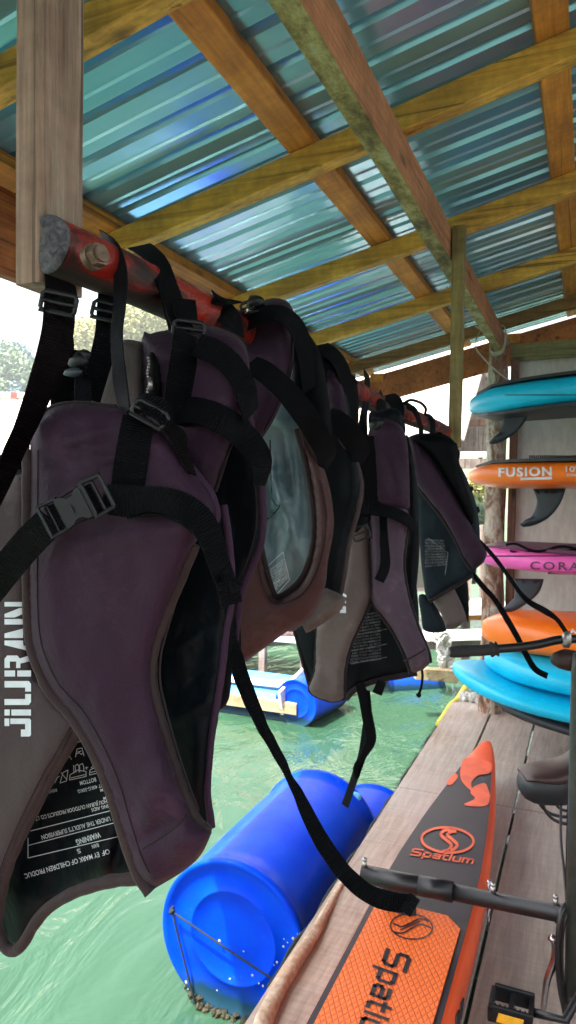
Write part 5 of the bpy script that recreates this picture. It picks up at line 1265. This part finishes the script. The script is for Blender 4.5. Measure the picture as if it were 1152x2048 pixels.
# handlebar with grip
HD = 2.03
hb = wtube([(992, 1298, HD), (1040, 1294, HD), (1080, 1288, HD), (1110, 1281, HD), (1140, 1278, HD), (1170, 1281, HD), (1230, 1300, HD), (1300, 1330, HD+.05)], 8)
mb = MB(); mb.tube(hb, .0125, 14); mb.tube([hb[-1], Vector((.30, 2.28, -.62))], .016, 12); hbo = mb.build('handlebar', M['black'], wb, True)
mb = MB(); g = wtube([(899, 1304, HD), (905, 1304, HD), (912, 1303.6, HD), (938, 1302, HD), (960, 1301, HD), (982, 1299, HD), (984, 1299, HD), (990, 1298.6, HD), (994, 1298, HD)], 4)
rr = []
for i, p in enumerate(g):
    px = 899+95*i/(len(g)-1); rr.append(.014 if px < 902 else .0165 if px < 938 else .0160 if px < 978 else (.022 if (px < 986 or px > 991) else .016))
for i in range(len(rr)):
    if 905 < 899+95*i/(len(g)-1) < 935: rr[i] += .0012*(i % 2)
mb.tube(g, rr, 18); mb.build('grip', M['rubberblk'], hbo, True)
mb = MB(); mb.tube(wtube([(895, 1304, HD), (900, 1304, HD)], 3), .013, 16); mb.build('grip_cap', M['steel'], hbo, True)
mb = MB(); c = P(1137, 1320, HD-.02); mb.blob(c, .048, 3, (1.0, .5, .62), .12, 3); mb.build('bell', M['saddlebrown'], hbo, True)
mb = MB(); c = P(1134, 1279, HD-.01); mb.blob(c, .018, 2, (.8, .8, 1.4), .4, 3); mb.build('clamp', M['steel'], hbo, True)
# lever, cables, pedal
mb = MB(); q = wtube([(1101, 1874, 1.98), (1108, 1880, 1.98), (1112, 1900, 1.98), (1108, 1925, 1.98), (1096, 1955, 1.98), (1090, 1990, 1.98), (1084, 2040, 1.98), (1080, 2090, 1.98)], 8)
mb.tube(q, [.011 if i < 3 else .013-.0003*i for i in range(len(q))], 12); mb.build('kickstand', M['chrome'], wb, True)
mb = MB(); mb.tube(wtube([(1140, 1800, 1.97), (1124, 1822, 1.95), (1117, 1860, 1.94), (1115, 1910, 1.94), (1119, 1970, 1.95), (1131, 2030, 1.97), (1140, 2080, 1.98)], 8), .0075, 8)
mb.tube(wtube([(1146, 1812, 1.97), (1131, 1836, 1.95), (1124, 1880, 1.95), (1124, 1940, 1.95), (1128, 1990, 1.96), (1137, 2030, 1.97)], 8), .0055, 8); mb.build('cable', M['cable'], wb, True)
pc0 = P(980, 2024, 1.74); pc1 = P(1060, 2046, 1.74); tq = (pc1-pc0).normalized()
mb = MB(); mb.bar(pc0, pc1, .012, .042, (0, 0, 1), .003, 1); mb.bar(pc0+Vector((0, .08, .0)), pc1+Vector((0, .08, .0)), .012, .042, (0, 0, 1), .003); 
for t in (0, .5, 1): mb.bar(pc0.lerp(pc1, t), pc0.lerp(pc1, t)+Vector((0, .08, 0)), .012, .03, (0, 0, 1), .002)
for t in range(9):
    p_ = pc0.lerp(pc1, t/8); mb.bar(p_+Vector((0, 0, .018)), p_+Vector((0, 0, .026)), .004, .004, (0, 1, 0))
pdl = mb.build('pedal', M['plastic'], wb)
mb = MB(); mb.bar(pc0.lerp(pc1, .2)+Vector((0, -.009, -.002)), pc0.lerp(pc1, .82)+Vector((0, -.009, -.002)), .004, .022, (0, 0, 1), .001); mb.build('reflector', M['amber'], pdl)
mb = MB(); mb.tube([pc1+Vector((0, .04, 0)), pc1+Vector((.08, .045, .0)), Vector((.06, 1.95, -1.18)), Vector((.25, 2.1, -1.2))], .011, 10); mb.build('crank', M['black'], wb, True)

# =====================================================================  BACKGROUND
def leafcrown(c, r, n, sz, seed, sq=(1, 1, .8), lobes=7):
    rnd = random.Random(seed); vs = []; fs = []
    L = [Vector((rnd.uniform(-1, 1)*.6*sq[0], rnd.uniform(-1, 1)*.6*sq[1], rnd.uniform(-.7, 1)*.6*sq[2]))*r for _ in range(lobes)]
    for i in range(n):
        l = L[rnd.randrange(lobes)]; d = Vector((rnd.gauss(0, 1), rnd.gauss(0, 1), rnd.gauss(0, 1))).normalized()*(r*.48*(rnd.random()**.4))
        p = Vector(c)+l+d; a = Vector((rnd.gauss(0, 1), rnd.gauss(0, 1), rnd.gauss(0, 1))).normalized(); b = a.orthogonal().normalized(); s = sz*(.6+rnd.random())
        k = len(vs); vs += [p+a*s, p+b*s*.55, p-a*s, p-b*s*.55]; fs.append((k, k+1, k+2, k+3))
    return vs, fs
def tree(x, y, z0, h, r, mat, label, seed, sz=.35, n=900, group='trees on the far shore', name='tree'):
    root = empty(name, (x, y, z0), label, 'tree', group)
    vs, fs = leafcrown((x, y, z0+h-r*.8), r, n, sz, seed); mk('crown', vs, fs, mat, root, False)
    rnd = random.Random(seed); mb = MB()
    mb.tube([(x, y, z0-.5), (x+.1*r, y, z0+h*.3), (x-.05*r, y, z0+h*.6), (x, y, z0+h*.85)], [r*.09, r*.075, r*.05, r*.02], 8)
    for k in range(5):
        a = rnd.uniform(0, 6.28); zb = z0+h*(.35+.08*k)
        mb.tube([(x, y, zb), (x+math.cos(a)*r*.35, y+math.sin(a)*r*.35, zb+r*.3), (x+math.cos(a)*r*.7, y+math.sin(a)*r*.7, zb+r*.45)], [r*.04, r*.028, r*.01], 6)
    mb.build('trunk', M['bark'], root, True); return root
def shore(px, py, d): p = P(px, py, d); return p
specs = [(-40, 745, 62, 2.6, 'leafmid', 'pale green bushy tree at the left end of the far shore'),
         (15, 738, 60, 3.2, 'leafmid', 'mid green rounded tree on the far shore, left of the taller dark one'),
         (42, 716, 64, 2.5, 'leafdark', 'tallest dark tree, leaves tinted for haze, on the far shore beside the strap'),
         (85, 760, 58, 2.5, 'leafmid', 'low green tree on the far shore just left of the hanging strap'),
         (165, 690, 52, 2.6, 'leafyellow', 'yellow green tree seen between the first two hanging straps'),
         (262, 660, 50, 3.6, 'leafyellow', 'broad yellow leaved tree seen below the red pole'),
         (320, 690, 50, 3.2, 'leafyellow', 'yellow leaved tree lower right of the one below the red pole'),
         (150, 745, 50, 1.8, 'leafyellow', 'small bright yellow bush above the pale roof')]
for k, (px, py, d, r, m_, lb) in enumerate(specs):
    top = P(px, py, d); tree(top.x, top.y, top.z-r*2.4, r*2.4+r*.6, r, M[m_], lb, 11+k, .13, 6000)
for k in range(10):
    t = P(-60+k*45, 772+8*(k % 3), 56+k % 4); tree(t.x, t.y, t.z-3, 3.6, 2.2, M['leafmid' if k % 2 else 'leafdark'], 'one of the low bushy trees in the row along the far shore', 50+k, .14, 2200)

# pale roofed float houses
fh = empty('float_house', (-8.5, 9.5, WZ), 'low float house with a big pale sunlit sheet roof and red trimmed ridge', 'house')
def quad3(name, pts, th, mat, parent, smooth=False):
    pts = [Vector(p) for p in pts]; n = (pts[1]-pts[0]).cross(pts[2]-pts[0]).normalized()*th
    k = len(pts); return mk(name, pts+[p+n for p in pts], [tuple(range(k)), tuple(range(2*k-1, k-1, -1))]+[(i, (i+1) % k, k+(i+1) % k, k+i) for i in range(k)], mat, parent, smooth)
def ribroof(name, a, b, c, d, mat, parent, n=40, h=.03):
    """a-b ridge, d-c eave"""
    a, b, c, d = map(Vector, (a, b, c, d)); nn = (b-a).cross(d-a).normalized(); vs = []; fs = []
    for i in range(n*2+1):
        t = i/(n*2); o = nn*(h if i % 2 else 0); vs += [a.lerp(b, t)+o, d.lerp(c, t)+o]
    for i in range(n*2): fs.append((2*i, 2*i+1, 2*i+3, 2*i+2))
    return mk(name, vs, fs, mat, parent, False)
r0 = P(-420, 790, 15.5); r1 = P(330, 800, 15.5); e0 = P(-420, 965, 11.0); e1 = P(340, 975, 11.0)
ribroof('roof', r0, r1, e1, e0, M['palecream'], fh, 60, .02)
quad3('wall', [e0+Vector((0, .4, 0)), e1+Vector((0, .4, 0)), Vector((e1.x, e1.y+.4, WZ+.3)), Vector((e0.x, e0.y+.4, WZ+.3))], .08, M['palepink'], fh)
mb = MB(); mb.tube([r0+Vector((0, -.03, .05)), r1+Vector((0, -.03, .05))], .07, 8); mb.build('ridge_trim', M['white'], fh)
for k in range(14):
    a = r0.lerp(r1, .30+.05*k); b = r0.lerp(r1, .315+.05*k)
    mb = MB(); mb.bar(a+Vector((0, -.12, .05)), b+Vector((0, -.12, .05)), .06, .12); mb.build('red_tile', M['redtrim'], fh)

# second house on the right, tall pale roof
h2 = empty('float_house', (-3.2, 10, WZ), 'neighbouring float house with a steep pale roof seen between pole and beams', 'house')
q = [P(560, 610, 11), P(985, 655, 9.6), P(924, 880, 9.0), P(560, 1010, 10)]
ribroof('roof', q[0], q[1], q[2], q[3], M['palecream'], h2, 34, .015)
mb = MB(); mb.tube([q[1], q[2]], .03, 8); mb.build('roof_edge', M['palepink'], h2)
quad3('wall', [P(300, 985, 10.3), P(935, 955, 9.3), PZ(935, 1180, WZ+.35), PZ(300, 1200, WZ+.35)], .05, M['palepink'], h2)
# plank shed
sh = empty('plank_shed', (-1.4, 9.6, WZ), 'dark weathered plank shed beside the pale roof, seen left of the log post', 'shed')
cs = [(905, 640), (1010, 640), (1010, 915), (905, 915)]
c0, c1, c2, c3 = [P(*p, 9.9) for p in cs]
for k in range(10):
    a = c0.lerp(c1, k/10); b = c0.lerp(c1, (k+.93)/10); c = c3.lerp(c2, (k+.93)/10); d = c3.lerp(c2, k/10)
    quad3('board', [a, b, c, d], .03+.01*(k % 3), M['shedwood'], sh)
for py in (845, 700):
    mb = MB(); mb.bar(P(905, py+4, 9.7), P(1010, py-3, 9.7), .05, .09); mb.build('batten', M['logdark'], sh)
# sunlit pier behind the log post
pr = empty('neighbour_pier', (-1.5, 8, WZ), 'sunlit timber pier with pale rails behind the last life vest', 'pier')
def barpx(a, b, w_, h_, mat, name, parent): mb = MB(); mb.bar(P(*a), P(*b), w_, h_, (0, 0, 1), .004); return mb.build(name, mat, parent)
barpx((880, 910, 8.8), (1010, 909, 8.8), .08, .07, M['white'], 'rail', pr)
barpx((880, 928, 8.8), (1010, 927, 8.8), .06, .12, M['shedwood'], 'rail', pr)
barpx((850, 1272, 6.9), (1010, 1268, 6.9), .30, .05, M['white'], 'walkway', pr)
barpx((850, 1288, 6.88), (1010, 1284, 6.88), .06, .10, M['shedwood'], 'beam', pr)
barpx((860, 1215, 7.6), (1010, 1212, 7.6), .5, .10, M['palecream'], 'walkway', pr)
barpx((860, 1232, 7.5), (1010, 1229, 7.5), .06, .10, M['batten'], 'beam', pr)
barpx((932, 1140, 7.7), (930, 1320, 7.7), .08, .08, M['shedwood'], 'pile', pr)
barpx((965, 1050, 8.0), (967, 1230, 8.0), .07, .07, M['shedwood'], 'pile', pr)
# bushes on the bank behind
for k, (px, py, d, r, m_, lb) in enumerate(((960, 840, 12, .45, 'leafyellow', 'bright yellow leaved bush beside the plank shed'), (958, 985, 11, .5, 'leafyellow', 'orange yellow bush left of the log post below the orange board'), (950, 1045, 10.6, .35, 'leafmid', 'green bush low behind the last life vest'))):
    c = P(px, py, d); tree(c.x, c.y, c.z-1.2*r, 2.2*r, r, M[m_], lb, 80+k, .035, 900, None, 'bush')
mb = MB(); mb.blob(P(975, 1062, 8.4), .09, 2, (1.6, .8, .7), .4, 2); tag(mb.build('plastic_tub', M['white'], None, True), 'white plastic tub on the pier below the yellow bush', 'tub')
mb = MB()
for i in range(70):
    t = i/70; mb.blob(P(884+9*math.sin(i*2.4)+t*10, 1264+t*78, 6.3+.06*math.sin(i*1.3)), .026+.016*random.random(), 1, rough=.7, seed=i)
tag(mb.build('oyster_string', M['shell'], None), 'pale crusted bundle of shells hanging into the water behind the vests', 'shells')
barpx((830, 1345, 6.2), (915, 1352, 6.2), .10, .10, M['dockwood'], 'floating_log', None)
tag(bpy.data.objects['floating_log'], 'orange brown timber floating below the crusted shell bundle', 'timber')

# neighbouring dock with drums
dk = empty('small_dock', (-1.9, 6.2, WZ), 'small neighbouring dock with pale blue top and ochre beam on blue drums', 'dock')
def PW(px, py, z): return PZ(px, py, z)
zt = WZ+.36
a = PZ(380, 1352, zt+.02); b = PZ(606, 1350, zt+.02)
mb = MB(); n = 6
fx0, fx1 = a.x-.4, b.x; fy0 = PZ(590, 1448, WZ).y+.04; zt = PY(560, 1410, fy0).z+.06; fx0 = PY(330, 1400, fy0).x; fx1 = PY(594, 1400, fy0).x; fy1 = fy0+.75
mb.bar(((fx0+fx1)/2, fy0, zt-.02), ((fx0+fx1)/2, fy1, zt-.02), fx1-fx0, .03, (0, 0, 1), .004); mb.build('deck_board', M['bluepaint'], dk)
mb = MB(); mb.bar((fx0, fy0-.03, zt-.06), (fx1+.02, fy0-.03, zt-.06), .07, .10, (0, 0, 1), .005); mb.build('beam', M['dockwood'], dk)
mb = MB(); mb.bar((fx0, fy0+.25, zt+.02), (fx1, fy0+.25, zt+.05), .12, .03, (0, 0, 1), .005); mb.build('walkway_board', M['white'], dk)
mb = MB(); mb.bar((fx1-.12, fy0-.08, zt-.02), (fx1-.0, fy0+.75, zt+.22), .03, .22, (0, 0, 1), .005); mb.build('side_board', M['white'], dk)
mb = MB(); mb.bar((fx0, fy0+1.1, zt+.26), (fx1+.4, fy0+1.15, zt+.28), .22, .05, (0, 0, 1), .005); mb.build('walkway_board', M['white'], dk)
for k in range(4):
    mb = MB(); xk = fx0+.1+k*.45; mb.bar((xk, fy0+.95, zt-.4), (xk, fy0+.95, zt+.24), .07, .07, (0, 1, 0)); mb.build('pile', M['shedwood'], dk)
def drum_x(label, xc, yc, zc, L=.85, r=.24):
    root = empty('blue_drum', (xc, yc, zc), label, 'drum', 'blue drums under the neighbouring dock')
    mb = MB(); prof = [(0, 0), (.9, .0), (.97, -.012), (1, 0), (1, .03), (.97, .05), (.97, .28), (1, .30), (.97, .32), (.97, .56), (1, .58), (.97, .60), (.97, .82), (1, .85), (.9, .85), (0, .85)]
    n = 40; vs = []; fs = []
    for (q_, t) in prof:
        for k in range(n):
            a = 2*math.pi*k/n; vs.append((xc+L/2-t*L/.85, yc+q_*r*math.cos(a), zc+q_*r*math.sin(a)))
    for i in range(len(prof)-1):
        for k in range(n): fs.append((i*n+k, i*n+(k+1) % n, (i+1)*n+(k+1) % n, (i+1)*n+k))
    mk('drum_body', vs, fs, M['blue'], root, True)
cc = PZ(560, 1432, WZ+.08)
drum_x('blue drum lying under the front of the neighbouring dock', fx1-.42, fy0+.20, WZ-.10)
drum_x('blue drum under the neighbouring dock, hidden behind the nearest life vest', fx1-1.32, fy0+.20, WZ-.10)
e = drum('blue_drum', 'blue drum poking out at the right end of the neighbouring dock', PY(596, 1400, fy0).x, fy0-.05, PY(596, 1404, fy0).z, .20, .6, -.15, 'blue drums under the neighbouring dock')
drum('blue_drum', 'far dark blue drum half hidden behind the middle life vest hem', PZ(770, 1366, WZ+.05).x, PZ(770, 1366, WZ+.05).y, WZ-.02, .15, .6, -.9, None, group=False)
# boat hull
bt = empty('moored_boat', tuple(P(540, 1285, 7.4)), 'pinkish brown boat hull moored behind the neighbouring dock', 'boat')
vs = []; fs = []; n = 24; mm = 12; c0 = P(560, 1262, 7.6)
for i in range(n+1):
    t = i/n; wdt = .5*math.sin(math.pi*min(1, .08+t*.92))**.6; 
    for j in range(mm+1):
        a = math.pi*j/mm; vs.append((c0.x-1.9+2.6*t, c0.y-math.cos(a)*wdt, c0.z+.14+.1*(2*t-1)**2-math.sin(a)*.34*(.4+.6*math.sin(math.pi*t)**.5)))
for i in range(n):
    for j in range(mm): fs.append((i*(mm+1)+j, i*(mm+1)+j+1, (i+1)*(mm+1)+j+1, (i+1)*(mm+1)+j))
for i in range(n): fs.append((i*(mm+1), (i+1)*(mm+1), (i+1)*(mm+1)+mm, i*(mm+1)+mm))
mk('hull', vs, fs, plain('pinkish brown hull paint', (.34, .22, .20), .5), bt, True)
mb = MB(); mb.tube([vs[i*(mm+1)] for i in range(n+1)], .022, 8); mb.build('gunwale', M['white'], bt, True)

# thin sea haze round the camera and everything built, the sky outside it
mb = MB(); mb.box((-295, -55, WZ-4.2), (235, 235, 46))
hz = mb.build('haze', None); tag(hz, kind='stuff')
hm = bpy.data.materials.new('sea haze'); hm.use_nodes = True; ht = hm.node_tree; ht.nodes.clear()
ho = ht.nodes.new('ShaderNodeOutputMaterial'); hv = ht.nodes.new('ShaderNodeVolumePrincipled'); hv.inputs['Color'].default_value = (.86, .92, 1, 1); hv.inputs['Density'].default_value = .003; hv.inputs['Anisotropy'].default_value = .3
ht.links.new(hv.outputs[0], ho.inputs['Volume']); hz.data.materials.append(hm)

scene.render.engine = 'CYCLES'
